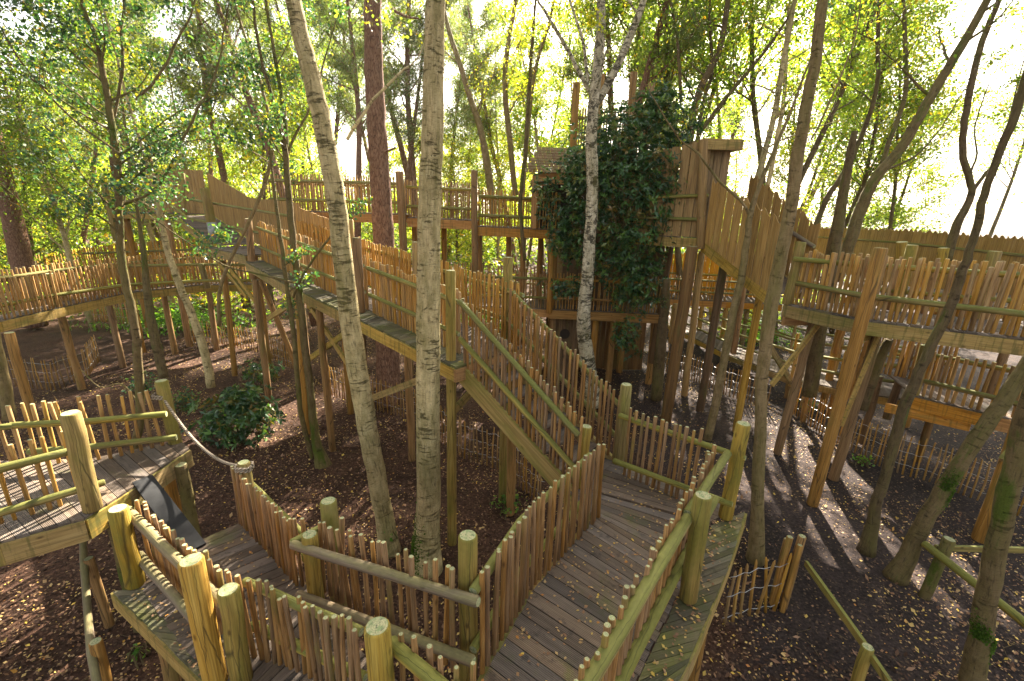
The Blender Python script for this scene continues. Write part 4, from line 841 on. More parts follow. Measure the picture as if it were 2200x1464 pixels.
# paling fences (split chestnut pales on twisted wire)
def paling(label, P, h=.95, sp=.11, panel=False, r=.017, posts=(), wires=(.25, .55, .82), lean=.022):
    P = [Vector(p) for p in P]; t = thing('paling_fence', label, 'fence', P[0], 'split pale and wire fences'); tot = pl_len(P); n = int(tot / sp); mb = MB()
    if n > 100: panel = True
    for i in range(n):
        p, d = pl_at(P, (i + .5) * tot / n + random.uniform(-.02, .02)); hh = h + random.uniform(-.06, .06); m2 = mb if panel else MB()
        q = p + Vector((random.gauss(0, lean), random.gauss(0, lean), hh)); md = lerp(p, q, .5) + Vector((random.gauss(0, .012), random.gauss(0, .012), 0))
        m2.tube([p, md, lerp(p, q, .96), q], [r, r * 1.05, r * .85, r * .3], 5, True, .12)
        if not panel: m2.build('pale', M['picket_far'], t)
    if panel: mb.build('pale_panel', M['picket_far'], t)
    for w in wires:
        m2 = MB(); k = max(3, int(tot / .12)); m2.tube([pl_at(P, tot * j / k)[0] + Vector((.02 * (-1) ** j, .02 * (-1) ** j, w * h / .95 + .01 * math.sin(j * 1.7))) for j in range(k + 1)], [.0045] * (k + 1), 4); m2.build('wire', M['wire'], t)
    for q in posts: m2 = MB(); log_mesh(m2, q[0], q[1], q[2], None, 10); m2.build('post', [M['pole'], M['end']], t)
paling('paling fence winding beneath the rising walkway and behind the big birch', [G(700, 845), G(770, 870), G(890, 905), G(995, 985), G(1075, 1010), G(1165, 1090)], .95, .12)
paling('paling fence below the sun patch behind the tree house poles', [G(1400, 790), G(1480, 815), G(1560, 850), G(1650, 880)], .9, .11)
paling('paling fence curving in front of the low ramp on the right', [G(1700, 890), G(1800, 960), G(1900, 1010), G(1990, 1035)], .95, .11, posts=[vp(1725, 905, 0, 1742, 780) + (.07,)])
paling('paling fence under the lower right walkway', [G(1990, 1035), G(2100, 1080), G(2330, 1160)], .95, .11)
gp = vp(1682, 1305, 0, 1724, 1152); 
paling('short crooked paling gate with loose wires beside the mossy ledge', [G(1548, 1345), G(1600, 1325), G(1670, 1312)], .92, .135, r=.022, posts=[gp + (.055,), (gp[0] + Vector((-.14, .04, 0)), gp[1] + Vector((-.14, .04, -.05)), .045), (gp[0] + Vector((-.06, -.08, 0)), gp[1] + Vector((-.05, -.06, -.1)), .04), (gp[0] + Vector((-.1, .12, 0)), gp[1] + Vector((-.12, .12, -.15)), .04)], wires=(.12, .5, .84), lean=.05)
paling('paling fence in the sun patch under the curved left walkway', [G(30, 830), G(120, 840), G(190, 810), G(215, 775)], .95, .16)
paling('paling fence in front of the ferns at middle left', [G(400, 735), G(470, 740), G(560, 760), G(640, 800)], .95, .16)
for i, (P, ) in enumerate([([V(200, 690, 18), V(300, 700, 17)],)]): paling('sunlit paling fence beyond the ferns at far left', P, 1.1, .12)

# ================================================================ TREES
def V_px(p): d = Vector(p) - CAM; return CX + F * d.dot(RT) / d.dot(FW)
def px_trunk(path, Y0, dY=0., ext=3.):
    """trunk centre line from pixels (x, y, width px) standing Y0 metres ahead"""
    P, R = [], []; n = len(path)
    for i, (x, y, w) in enumerate(path):
        p = V(x, y, Y0 + dY * i / max(1, n - 1)); P.append(p); R.append(max(.008, w / 2 * depth(p) / F / math.sqrt(1 + ((x - CX) / F) ** 2)))
    if ext:
        d = (P[-1] - P[-2]).normalized(); d = (d + Vector((0, 0, .5))).normalized(); P.append(P[-1] + d * ext * .5); R.append(R[-1] * .75); P.append(P[-2] + d * ext + Zv(.1)); R.append(R[-3 + 1] * .35)
        R[-1] = max(.006, R[-3] * .35)
    return P, R
def smooth_path(P, R, k=3, wob=.0):
    Q, S_ = [], []
    for i in range(len(P) - 1):
        p0, p1, p2, p3 = P[max(i - 1, 0)], P[i], P[i + 1], P[min(i + 2, len(P) - 1)]
        for j in range(k):
            t = j / k; Q.append(.5 * ((2 * p1) + (p2 - p0) * t + (2 * p0 - 5 * p1 + 4 * p2 - p3) * t * t + (3 * p1 - p0 - 3 * p2 + p3) * t ** 3) + Vector((random.gauss(0, wob), random.gauss(0, wob), 0))); S_.append(lerp(R[i], R[i + 1], t))
    Q.append(P[-1]); S_.append(R[-1]); return Q, S_
def grow(mb, P, R, nl, length, t0=.35, t1=1., up=.5, nsub=5, leaves=40, spread=.35, tubes=True, rlimb=.35, flat=1.):
    """limbs and twigs leaving a stem, returns leaf positions"""
    out = []; tot = pl_len(P)
    for i in range(nl):
        t = lerp(t0, t1, (i + random.random()) / nl); p, d = pl_at(P, t * tot)
        idx = min(int(t * (len(R) - 1)), len(R) - 1); r = max(.006, R[idx] * rlimb)
        a = random.uniform(0, 6.283) if True else 0
        v = (Vector((math.cos(a), math.sin(a), up + random.uniform(-.25, .35))) + d * .4).normalized()
        L = length * (1.15 - .5 * t) * random.uniform(.6, 1.15); Q = [p]
        for k in range(5): v = (v + Vector((random.gauss(0, .16), random.gauss(0, .16), random.gauss(.03, .12)))).normalized(); Q.append(Q[-1] + v * L / 5)
        if tubes: mb.tube(Q, [r * (1 - .16 * k) for k in range(6)], 5, False)
        for s in range(nsub):
            q, dd = pl_at(Q, L * random.uniform(.25, 1.)); b = random.uniform(0, 6.283)
            v2 = (Vector((math.cos(b), math.sin(b), random.uniform(-.3, .5))) * 1. + dd * .8).normalized(); l2 = L * random.uniform(.2, .42)
            e = q + v2 * l2; m_ = q + v2 * l2 * .5 + Vector((0, 0, random.uniform(-.03, .06)))
            if tubes: mb.tube([q, m_, e], [r * .35, r * .25, .003], 3, False)
            c = rng.uniform(.1, 1.05, leaves)[:, None] * np.array(e - q)[None] + np.array(q)[None] + rng.normal(0, spread, (leaves, 3)) * l2 * np.array([1, 1, .6 * flat])
            out.append(c)
    return np.concatenate(out) if out else np.zeros((0, 3))
def tree(name, label, path, Y0, bark='birch', leaf='leaf', limbs=(), nl=8, length=1.6, t0=.4, nsub=6, leaves=26, lsize=.055, dY=0., ext=3., up=.4, rough=.03, cat='tree', group='trees among the walkways', seg=14, spread=.32, roots=0., moss=()):
    P, R = px_trunk(path, Y0, dY, ext); root = P[0].copy()
    if root.z < .6: root.z = 0
    P, R = smooth_path(P, R, 4, .006)
    rt = thing(name, label, cat, root, group); mb = MB()
    if roots: R[0] *= 1.25; R[1] *= 1.15; R[2] *= 1.06
    mb.tube(P, R, seg, True, rough); mb.build('trunk', M[bark], rt); bm_ = MB(); L = []
    def do(Pq, Rq, n_, ln_, t0_): return grow(bm_, Pq, Rq, n_, ln_, t0_, 1., up, nsub, leaves, spread)
    if nl: L.append(do(P, R, nl, length, t0))
    for lp in limbs:
        pts, dd, n2 = lp[0], lp[1] if len(lp) > 1 else 0., lp[2] if len(lp) > 2 else 5
        Pq, Rq = px_trunk(pts, Y0 + dd * .5, dd, 1.6 if n2 > 1 else 0.); Pq, Rq = smooth_path(Pq, Rq, 3, .008); lm = MB(); lm.tube(Pq, Rq, 8, False, .03); lm.build('limb', M[bark], rt)
        if n2: L.append(do(Pq, Rq, n2, length * .8, .3))
    if bm_.v: bm_.build('branches', M[bark], rt)
    if L:
        C_ = np.concatenate(L)
        if len(C_): fast_mesh('crown', leaf_quads(C_, lsize), 4, [M[leaf]], rt, rng.uniform(0, 1, len(C_)), off=tuple(root))
    for (x, y, w, h_) in moss:                        # cushions of moss on the bark
        c = V(x, y, Y0); hh = h_ * depth(c) / F; q = []
        for _ in range(1500):
            k = min(range(len(P)), key=lambda i_: abs(P[i_].z - (c.z + 0))); z = c.z + random.gauss(0, hh * .28); k = min(range(len(P)), key=lambda i_: abs(P[i_].z - z)); k2 = min(k + 1, len(P) - 1) if P[k].z < z else max(k - 1, 0)
            tt = (z - P[k].z) / (P[k2].z - P[k].z) if abs(P[k2].z - P[k].z) > 1e-4 else 0; tt = max(0, min(1, tt)); pc = lerp(P[k], P[k2], tt); rr = lerp(R[k], R[k2], tt) * 1.0
            side = (-1 if x < V_px(pc) else 1); a = -math.pi / 2 + side * .9 + random.gauss(0, .42); q.append((pc.x + math.cos(a) * rr, pc.y + math.sin(a) * rr, z))
        fast_mesh('moss_patch', leaf_quads(np.array(q), .032, 1.5, -.2), 4, [M['mossleaf']], rt, rng.uniform(0, 1, len(q)), off=tuple(root))
    return rt
# foreground and middle trees, by the pixels of their stems
tree('birch_tree', 'thick straight birch in the centre with moss at its foot', [(915, 1228, 60), (920, 1080, 52), (919, 900, 51), (920, 730, 52), (922, 560, 50), (925, 400, 49), (930, 270, 47), (932, 130, 44), (936, 0, 41), (938, -120, 36)], G(915, 1228).y, 'birch', nl=6, t0=.86, length=2.2, seg=24, roots=1, lsize=.07, moss=[(908, 1180, 50, 130)])
tree('birch_tree', 'pale leaning birch left of the thick centre birch', [(838, 1185, 40), (818, 1070, 40), (795, 950, 42), (772, 820, 45), (752, 690, 44), (738, 560, 43), (722, 430, 42), (700, 300, 43), (676, 190, 42), (650, 90, 39), (630, 0, 36), (605, -120, 30)], G(838, 1185).y, 'birch', nl=6, t0=.82, length=2.2, seg=20, roots=1, lsize=.07, limbs=[([(745, 300, 8), (800, 215, 7), (870, 150, 5), (900, 120, 3)], 1., 2)])
tree('birch_tree', 'white forked birch in front of the rhododendron on the tree house', [(1275, 872, 36), (1264, 790, 33), (1254, 700, 30), (1262, 600, 27), (1268, 500, 26), (1273, 400, 26), (1270, 300, 25), (1276, 215, 24), (1288, 100, 21), (1292, 0, 18), (1290, -120, 12)], 12.0, 'birch_white', leaf='leaf_yellow', nl=6, t0=.82, length=2.0, seg=16, lsize=.08,
     limbs=[([(1282, 220, 17), (1310, 175, 17), (1340, 110, 17), (1365, 50, 16), (1385, -10, 14), (1400, -80, 10)], 0, 5), ([(1275, 215, 9), (1250, 165, 9), (1215, 100, 8), (1180, 40, 7), (1150, -10, 5)], .3, 4), ([(1262, 190, 8), (1255, 100, 7), (1230, 20, 5), (1220, -30, 4)], .4, 4), ([(1282, 190, 5), (1300, 120, 4), (1312, 80, 3)], -.4, 1)])
tree('birch_tree', 'tall slanting brown birch right of centre with a split foot', [(1622, 1205, 34), (1630, 1050, 28), (1634, 900, 26), (1640, 780, 28), (1658, 650, 32), (1680, 540, 30), (1702, 430, 29), (1715, 330, 29), (1735, 210, 28), (1755, 100, 27), (1766, 0, 26), (1775, -120, 22)], G(1622, 1205).y, 'birch_green', nl=6, t0=.80, length=2.0, seg=18, roots=1, leaf='leaf_near', lsize=.06, limbs=[([(1745, 300, 5), (1790, 200, 5), (1830, 100, 4), (1850, 0, 3)], .4, 2)])
tree('birch_tree', 'slim pale sapling in front of the plank ramp', [(1520, 945, 19), (1545, 830, 19), (1570, 700, 18), (1592, 600, 17), (1605, 520, 16), (1612, 460, 13), (1640, 380, 9), (1690, 260, 7), (1740, 130, 5)], G(1520, 945).y, 'birch_green', nl=5, t0=.55, length=1.5, leaves=12, limbs=[([(1610, 460, 8), (1590, 430, 7), (1545, 390, 6), (1500, 330, 5), (1460, 300, 3)], 0, 3)], seg=10, lsize=.06)
tree('oak_tree', 'dark bent tree crossing the right walkway', [(1862, 1188, 36), (1882, 1090, 27), (1905, 1010, 25), (1935, 900, 27), (1975, 800, 26), (2030, 690, 26), (2062, 600, 23), (2090, 520, 21), (2110, 440, 21), (2140, 350, 21), (2180, 250, 24), (2215, 130, 24), (2250, 0, 20)], G(1862, 1188).y, 'bark_dark', leaf='leaf', nl=5, t0=.8, length=2., seg=14, roots=1)
tree('oak_tree', 'thick mossy trunk leaning right beside the dark bent tree', [(1925, 1245, 50), (1960, 1170, 42), (2010, 1080, 41), (2080, 970, 41), (2150, 870, 42), (2215, 770, 42), (2280, 640, 40), (2380, 400, 40), (2450, 150, 30)], G(1925, 1245).y, 'bark_moss', nl=4, t0=.8, length=2., seg=18, roots=1, moss=[(2030, 1045, 46, 70)])
tree('oak_tree', 'leaning trunk with bright moss patch in the bottom right corner', [(2085, 1500, 62), (2100, 1400, 56), (2122, 1280, 54), (2150, 1130, 53), (2185, 980, 56), (2225, 820, 52), (2290, 560, 46), (2370, 250, 36)], G(2085, 1500).y, 'bark_moss', nl=4, t0=.85, length=2., seg=20, moss=[(2108, 1360, 58, 70)])
tree('pine_tree', 'tall reddish pine trunk behind the rising walkway', [(838, 868, 54), (832, 760, 50), (828, 600, 47), (822, 480, 46), (815, 360, 44), (808, 240, 42), (803, 120, 40), (800, 0, 37), (797, -150, 33)], 12.2, 'pine', leaf='needle', nl=4, t0=.9, length=2.4, seg=18, limbs=[([(842, 20, 7), (870, 35, 5), (900, 40, 3)], -.3, 0), ([(825, 328, 6), (850, 318, 4)], -.3, 0)], rough=.04)
tree('pine_tree', 'leaning pine trunk at the far left edge', [(75, 700, 62), (55, 600, 58), (38, 520, 54), (20, 440, 50), (0, 350, 46), (-30, 230, 42), (-70, 80, 36)], 19., 'pine', leaf='needle', nl=4, t0=.8, length=3., seg=16)
# left leafy trees
big = dict(leaf='leaf_near', lsize=.074, spread=.36, up=.25)
tree('hornbeam_tree', 'leafy tree with pale crooked trunk in front of the left walkways', [(286, 1085, 21), (284, 1000, 19), (300, 900, 22), (298, 800, 22), (290, 700, 20), (268, 600, 20), (258, 500, 19), (255, 420, 18), (252, 340, 19), (238, 260, 18), (225, 170, 15), (205, 80, 12), (175, 0, 10)], 7.9, 'bark_moss', nl=28, t0=.44, length=1.7, nsub=9, leaves=34, seg=12,
     limbs=[([(245, 250, 8), (262, 150, 8), (262, 60, 8), (268, 0, 7)], .4, 6), ([(290, 215, 8), (340, 165, 7), (390, 70, 6), (410, 30, 5)], .3, 5), ([(262, 440, 8), (340, 400, 7), (410, 260, 7), (450, 190, 5), (475, 110, 4)], .2, 6), ([(255, 330, 6), (150, 250, 6), (60, 150, 5), (0, 60, 4)], -.4, 7), ([(292, 860, 5), (262, 825, 4), (215, 832, 3), (175, 795, 2)], .1, 0)], **big)
tree('hornbeam_tree', 'leaning birch with small leaf sprays at mid left', [(455, 832, 22), (440, 760, 20), (418, 690, 20), (385, 610, 18), (360, 540, 16), (345, 470, 14), (330, 400, 12), (300, 300, 9), (270, 200, 7)], 11.2, 'birch', nl=9, t0=.4, length=1.4, nsub=6, leaves=22, leaf='leaf_near', lsize=.07, seg=10)
tree('hornbeam_tree', 'dark mossy broken trunk behind the leafy left tree', [(352, 810, 24), (338, 750, 24), (325, 690, 22), (318, 640, 20), (310, 560, 14), (300, 480, 10)], 12.3, 'bark_moss', nl=6, t0=.5, length=1.2, nsub=5, leaves=18, leaf='leaf_near', lsize=.07, seg=10)
tree('hornbeam_tree', 'slender twin stemmed tree left of the leaning birch', [(697, 1005, 34), (678, 940, 20), (668, 850, 17), (655, 740, 17), (642, 620, 16), (628, 500, 15), (618, 400, 14), (612, 320, 13), (590, 230, 9), (560, 120, 7), (545, 20, 6)], G(697, 1005).y, 'bark_moss', nl=12, t0=.45, length=1.3, nsub=7, leaves=26, leaf='leaf_near', lsize=.062, seg=10, roots=1,
     limbs=[([(672, 985, 12), (645, 880, 12), (636, 760, 12), (620, 640, 11), (606, 540, 10)], -.1, 4), ([(615, 330, 10), (610, 230, 10), (590, 120, 8), (570, 0, 7)], .3, 5), ([(618, 330, 7), (640, 280, 6), (668, 230, 5)], .3, 2), ([(640, 610, 6), (560, 590, 5), (480, 570, 4)], -.5, 5), ([(630, 640, 6), (652, 590, 6), (700, 520, 5), (742, 468, 4)], -.4, 1)])
tree('hornbeam_tree', 'slim green stem standing close to the platform post at left', [(470, 700, 9), (478, 600, 9), (560, 420, 9), (585, 300, 9), (560, 180, 7), (520, 60, 6)], 10.4, 'birch_green', nl=9, t0=.35, length=1.5, nsub=6, leaves=22, leaf='leaf_near', lsize=.07, seg=8)
# right hand background stems
R_ = dict(leaf='leaf', lsize=.085, nsub=6, leaves=26)
tree('oak_tree', 'crooked tree with a mossy elbow above the boundary fence', [(1815, 560, 26), (1835, 490, 30), (1862, 420, 28), (1890, 370, 26), (1935, 320, 26), (1970, 260, 26), (2010, 190, 25), (2060, 110, 24), (2110, 20, 22), (2150, -60, 18)], 12.6, 'bark_moss', nl=8, t0=.35, length=2.2, seg=12, limbs=[([(1895, 350, 12), (1920, 280, 12), (1945, 200, 12), (1945, 100, 11), (1940, 0, 9)], 1., 6), ([(1890, 370, 7), (1960, 340, 6), (2010, 290, 4)], .5, 4)], **R_)
tree('oak_tree', 'dark forked tree against the white sky at the right', [(2035, 560, 22), (2050, 500, 24), (2078, 440, 20), (2088, 408, 19), (2070, 340, 18), (2070, 280, 18), (2085, 190, 18), (2110, 90, 17), (2150, -10, 15)], 12.2, 'bark_dark', nl=5, t0=.75, length=1.7, seg=12, limbs=[([(2090, 410, 11), (2120, 370, 10), (2150, 340, 8), (2170, 250, 5)], .2, 2), ([(2086, 370, 6), (2098, 330, 5), (2095, 270, 4), (2125, 180, 3)], .2, 1)], **R_)
tree('birch_tree', 'slim stem behind the slanting birch at upper right', [(1740, 520, 14), (1775, 430, 14), (1820, 360, 13), (1860, 270, 12), (1885, 180, 11), (1885, 90, 10), (1890, 0, 8)], 15.5, 'bark_dark', nl=10, t0=.3, length=2.4, seg=8, **R_)
tree('birch_tree', 'pair of leaning pale stems beside the roofed box', [(1590, 560, 16), (1615, 430, 16), (1640, 340, 15), (1665, 240, 14), (1680, 150, 14), (1700, 40, 13), (1715, -40, 11)], 16, 'birch', nl=10, t0=.3, length=2.4, seg=8, limbs=[([(1640, 450, 11), (1665, 320, 11), (1685, 200, 10), (1690, 80, 9)], .8, 5)], **R_)
tree('hornbeam_tree', 'fan of dark stems rising behind the rhododendron', [(1478, 420, 20), (1480, 330, 18), (1488, 250, 17), (1510, 180, 16), (1545, 110, 15), (1560, 30, 13), (1570, -50, 10)], 17, 'bark_dark', nl=9, t0=.3, length=2.6, seg=8, limbs=[([(1500, 300, 10), (1510, 220, 9), (1530, 150, 8), (1525, 60, 7)], .6, 5), ([(1500, 290, 9), (1560, 210, 9), (1620, 140, 8), (1680, 60, 6)], -.4, 5), ([(1462, 220, 8), (1460, 150, 8), (1455, 80, 6), (1440, 0, 5)], .2, 5)], **R_)
tree('hornbeam_tree', 'sunlit slim tree behind the high back walkway', [(1060, 470, 14), (1052, 390, 16), (1035, 290, 14), (1010, 210, 12), (985, 130, 11), (960, 50, 9)], 21.5, 'birch_green', leaf='leaf_yellow', nl=8, t0=.3, length=2.8, nsub=6, leaves=20, lsize=.1, seg=8, limbs=[([(1108, 420, 12), (1090, 260, 12), (1085, 150, 11), (1105, 20, 9)], .5, 7), ([(1122, 420, 10), (1135, 260, 10), (1150, 150, 8), (1180, 50, 6)], -.5, 6)])
tree('hornbeam_tree', 'thin stem rising in front of the tree house porch', [(1128, 560, 8), (1118, 440, 8), (1128, 330, 8), (1135, 220, 8), (1142, 110, 7), (1150, 0, 5)], 13.3, 'bark_dark', leaf='leaf_yellow', nl=8, t0=.45, length=1.5, nsub=5, leaves=18, lsize=.07, seg=7)
tree('oak_tree', 'short ivy clad trunk with split bark below the tree house', [(1410, 858, 26), (1418, 760, 24), (1428, 660, 20), (1432, 600, 14)], 12.6, 'bark_dark', nl=4, t0=.5, length=.7, nsub=4, leaves=16, leaf='rhodo', ext=0, seg=10, lsize=.07)
tree('oak_tree', 'ivy speckled dark trunk under the right walkway', [(1738, 850, 36), (1752, 760, 36), (1768, 660, 36)], 11.3, 'bark_dark', nl=0, ext=4., seg=12)
tree('oak_tree', 'short reddish trunk leaning under the right walkway', [(1852, 880, 26), (1880, 800, 24), (1910, 730, 22)], 9.3, 'bark_dark', nl=0, ext=0., seg=10)
tree('birch_tree', 'birch stem cut by the left edge beneath the walkways', [(20, 900, 34), (8, 820, 32), (-8, 740, 30), (-30, 640, 28)], 8.6, 'birch_green', nl=2, t0=.8, length=1.5, seg=12, leaf='leaf_near')

# archetypes for the woods behind
def archetype(kind):
    """a whole tree at the origin, ~14 m"""
    mb = MB(); h = dict(birch=13, pine=17, broad=11, tall=17)[kind]; P = [Vector((0, 0, 0))]; v = Vector((random.uniform(-.1, .1), random.uniform(-.1, .1), 1))
    for k in range(9): v = (v + Vector((random.gauss(0, .05), random.gauss(0, .05), 0))).normalized(); P.append(P[-1] + v * h / 9)
    r0 = dict(birch=.13, pine=.22, broad=.15, tall=.12)[kind]; R = [max(.02, r0 * (1 - .09 * k)) for k in range(10)]
    mb.tube(P, R, 9, True, .04); bm_ = MB()
    if kind == 'pine':
        C_ = grow(bm_, P, R, 24, 3.4, .50, 1., .25, 8, 45, .26, True, .3, .6); 
        C_ = np.repeat(C_, 2, axis=0) + rng.normal(0, .09, (len(C_) * 2, 3)); sz, asp = .20, 5.
    elif kind == 'tall': C_ = grow(bm_, P, R, 34, 3.6, .40, 1., .45, 9, 46, .36); sz, asp = .112, 1.4
    elif kind == 'birch': C_ = grow(bm_, P, R, 30, 2.9, .22, 1., .55, 8, 44, .36); sz, asp = .112, 1.4
    else: C_ = grow(bm_, P, R, 38, 3.4, .12, 1., .35, 8, 44, .38); sz, asp = .125, 1.4
    return mb, bm_, C_, sz, asp
protos = {}
def bgtree(kind, leaf, label, x, y, s=1., rz=None, vname='pine_tree'):
    key = (kind, leaf, random.randrange(2)); 
    if key not in protos:
        mb, bm_, C_, sz, asp = archetype(kind); bark = {'pine': 'pine', 'birch': 'birch', 'broad': 'bark_dark', 'tall': 'bark_dark'}[kind]
        rt = thing(vname, label, 'tree', (0, 0, 0), 'trees of the wood behind'); a = mb.build('trunk', M[bark], rt); b = bm_.build('branches', M[bark], rt)
        c = fast_mesh('crown', leaf_quads(C_, sz, asp), 4, [M[leaf]], rt, np.clip(rng.normal(.45, .25, len(C_)), 0, 1)); protos[key] = (rt, [a, b, c]); use = rt
    else:
        src, ch = protos[key]; use = src.copy(); link(use)
        for c in ch: d = c.copy(); link(d); d.parent = use
        use['label'] = label
    use.location = (x, y, 0); use.rotation_euler = (random.gauss(0, .03), random.gauss(0, .03), random.uniform(0, 6.28) if rz is None else rz); use.scale = (s, s, s * random.uniform(.92, 1.1)); return use
names = {'tall': 'oak_tree', 'pine': 'pine_tree', 'birch': 'birch_tree', 'broad': 'hornbeam_tree'}
desc = {('tall', 'leaf'): 'tall high crowned green tree', ('tall', 'leaf_yellow'): 'tall high crowned yellowing tree', ('pine', 'needle'): 'tall bare stemmed pine', ('birch', 'leaf'): 'light green birch', ('birch', 'leaf_yellow'): 'yellowing birch', ('broad', 'leaf'): 'dense dark leafed tree', ('broad', 'leaf_yellow'): 'sunlit yellow green tree'}
spots = []
for (px, Y) in ((500, 24), (655, 21), (755, 22), (770, 28), (845, 25), (895, 26), (1175, 34), (1245, 20), (1350, 22), (1395, 27), (240, 24), (610, 30), (1440, 33), (960, 34), (330, 30), (120, 28), (700, 36), (820, 40), (930, 29), (1010, 40), (1120, 31), (1290, 36), (560, 38), (430, 34), (190, 40), (1530, 38), (1690, 34)): spots.append(('pine', 'needle', px, Y))
for (px, Y, l) in ((30, 21, 'leaf'), (140, 19, 'leaf'), (330, 22, 'leaf'), (420, 24, 'leaf_yellow'), (560, 23, 'leaf_yellow'), (700, 26, 'leaf'), (900, 33, 'leaf_yellow'), (985, 30, 'leaf_yellow'), (1075, 31, 'leaf_yellow'), (1200, 27, 'leaf'), (1560, 34, 'leaf'), (1700, 27, 'leaf_yellow'), (1575, 21, 'leaf'), (1800, 24, 'leaf'), (1925, 26, 'leaf'), (-120, 15, 'leaf'), (-200, 22, 'leaf')):  # one near tree above the roofed box is added to shade the right-hand ground
    spots.append((random.choice(['birch', 'birch', 'broad']), l, px, Y))
for (px, Y, l) in ((-60, 26, 'leaf'), (90, 33, 'leaf'), (240, 36, 'leaf_yellow'), (380, 38, 'leaf'), (500, 40, 'leaf'), (640, 38, 'leaf_yellow'), (800, 36, 'leaf'), (900, 42, 'leaf_yellow'), (1040, 33, 'leaf'), (1130, 38, 'leaf_yellow'), (1240, 44, 'leaf'), (1400, 46, 'leaf_yellow')): spots.append(('broad', l, px, Y))
for (px, Y, l) in ((1350, 22.5, 'leaf'), (1385, 21.5, 'leaf'), (1500, 20.5, 'leaf'), (1610, 20.2, 'leaf'), (1720, 19.5, 'leaf'), (1480, 42, 'leaf'), (1590, 45, 'leaf_yellow'), (1680, 29, 'leaf'), (1780, 27, 'leaf'), (1850, 22, 'leaf'), (1960, 20, 'leaf_yellow'), (2150, 30, 'leaf'), (1000, 34, 'leaf'), (1130, 33, 'leaf_yellow'), (620, 26, 'leaf'), (350, 28, 'leaf'), (1230, 30, 'leaf'), (30, 24, 'leaf_yellow')): spots.append(('tall', l, px, Y))  # the leading extra-tall trees are added to keep sun off the near boardwalk
WHERE = [(-120, 'beyond the left edge of the frame'), (20, 'behind the leaning pine at the left edge'), (130, 'right of the leaning left pine'), (240, 'behind the leafy left tree'), (330, 'behind the leaning mid left birch'), (430, 'above the tall plank wall'), (510, 'behind the left platform'), (580, 'left of the twin stemmed tree'), (650, 'behind the leaning centre left birch'), (720, 'right of the leaning centre left birch'), (790, 'just left of the reddish pine'), (860, 'just right of the reddish pine'), (940, 'behind the thick centre birch'), (1010, 'above the middle of the high back walkway'), (1080, 'above the right span of the high walkway'), (1150, 'above the porch roof'), (1220, 'left of the white forked birch'), (1290, 'in the fork of the white birch'), (1360, 'behind the tree house lookout'), (1440, 'above the rhododendron'), (1530, 'above the roofed box'), (1620, 'right of the roofed box'), (1700, 'behind the slanting birch'), (1800, 'right of the slanting birch'), (1910, 'behind the mossy elbowed tree'), (2200, 'at the right edge above the fence')]
used = {}
for kd, l, px, Y in spots:
    p = V(px, 440, Y); w = min(WHERE, key=lambda q: abs(q[0] - px))[1]
    far = 'near ' if Y < 23 else ('more distant ' if Y < 32 else 'far off ')
    sc = random.uniform(1.3, 1.42) if kd == 'tall' and Y % 1 else random.uniform(.85, 1.2); lab = f"{far}{desc[(kd, l)]} {w}"  # fractional Y marks the taller trees added for their shade
    if lab in used: lab = f"second {lab}"
    used[lab] = 1
    bgtree(kd, l, lab, p.x, p.y, sc, vname=names[kd])
# far wood closing the view as one mass
n = 42000; ang = rng.uniform(-1.15, .5, n); rad = rng.uniform(48, 75, n); zz = rng.uniform(0, 1, n) ** .9 * np.where(ang < .22, 9 + 4 * np.sin(ang * 9) + 3 * np.sin(ang * 23), 5.5)
C_ = np.stack([rad * np.sin(ang), rad * np.cos(ang), zz], 1) + rng.normal(0, .5, (n, 3))
tag(fast_mesh('far_wood', leaf_quads(C_, .6, 1.4), 4, [M['leaf']], tone=np.clip(rng.normal(.45, .25, n), 0, 1)), 'far off wood closing the view between the trunks', 'woodland', kind='stuff')

# shrubs
def whorls(C_, N_, size, k=7):
    """rosettes of long leaves"""
    out = []; 
    for j in range(k):
        a = rng.uniform(0, 6.283, len(C_)); t = np.cross(N_, rng.normal(size=N_.shape)); t /= np.linalg.norm(t, axis=1, keepdims=True); d = t + N_ * .35; d /= np.linalg.norm(d, axis=1, keepdims=True)
        out.append(leaf_quads(C_, size, 3.0, .25, d))
    return np.concatenate(out)
def shrub(name, label, blobs, size, leaf, k=7, group=None, stems=True, cat='shrub', surf=.55):
    Cs, Ns = [], []
    for (c, r, n) in blobs:
        u = rng.normal(size=(n, 3)); u /= np.linalg.norm(u, axis=1, keepdims=True); q = np.where(rng.uniform(0, 1, (n, 1)) < .12, rng.uniform(1.0, 1.3, (n, 1)), rng.uniform(surf, 1.08, (n, 1))) * (1 + .16 * np.sin(u[:, :1] * 7 + u[:, 2:] * 5))
        Cs.append(np.array(c) + u * q * np.array(r)); u2 = u.copy(); u2[:, 2] += .5; Ns.append(u2 / np.linalg.norm(u2, axis=1, keepdims=True))
    C_ = np.concatenate(Cs); N_ = np.concatenate(Ns); keep = C_[:, 2] > .03; C_, N_ = C_[keep], N_[keep]
    base = Vector(blobs[0][0]); base.z = 0; rt = thing(name, label, cat, base, group)
    v = whorls(C_, N_, size, k) if k > 1 else leaf_quads(C_, size, 1.4)
    fast_mesh('foliage', v, 4, [M[leaf]], rt, np.tile(rng.uniform(0, 1, len(C_)), max(k, 1)), off=tuple(base))
    if stems:
        mb = MB()
        for i in rng.integers(0, len(C_), min(160, max(12, len(C_) // 14))): e = Vector(C_[i]); bb = min(blobs, key=lambda q: (Vector(q[0]) - e).length); s = Vector(bb[0]) + Vector((random.gauss(0, .08), random.gauss(0, .08), -bb[1][2] * (.9 if len(blobs) > 3 else 1.))); mb.tube([s, lerp(s, e, .5) + Vector((0, 0, .1)), e], [.016, .011, .004], 4, False)
        mb.build('stems', M['bark_dark'], rt)
    return rt
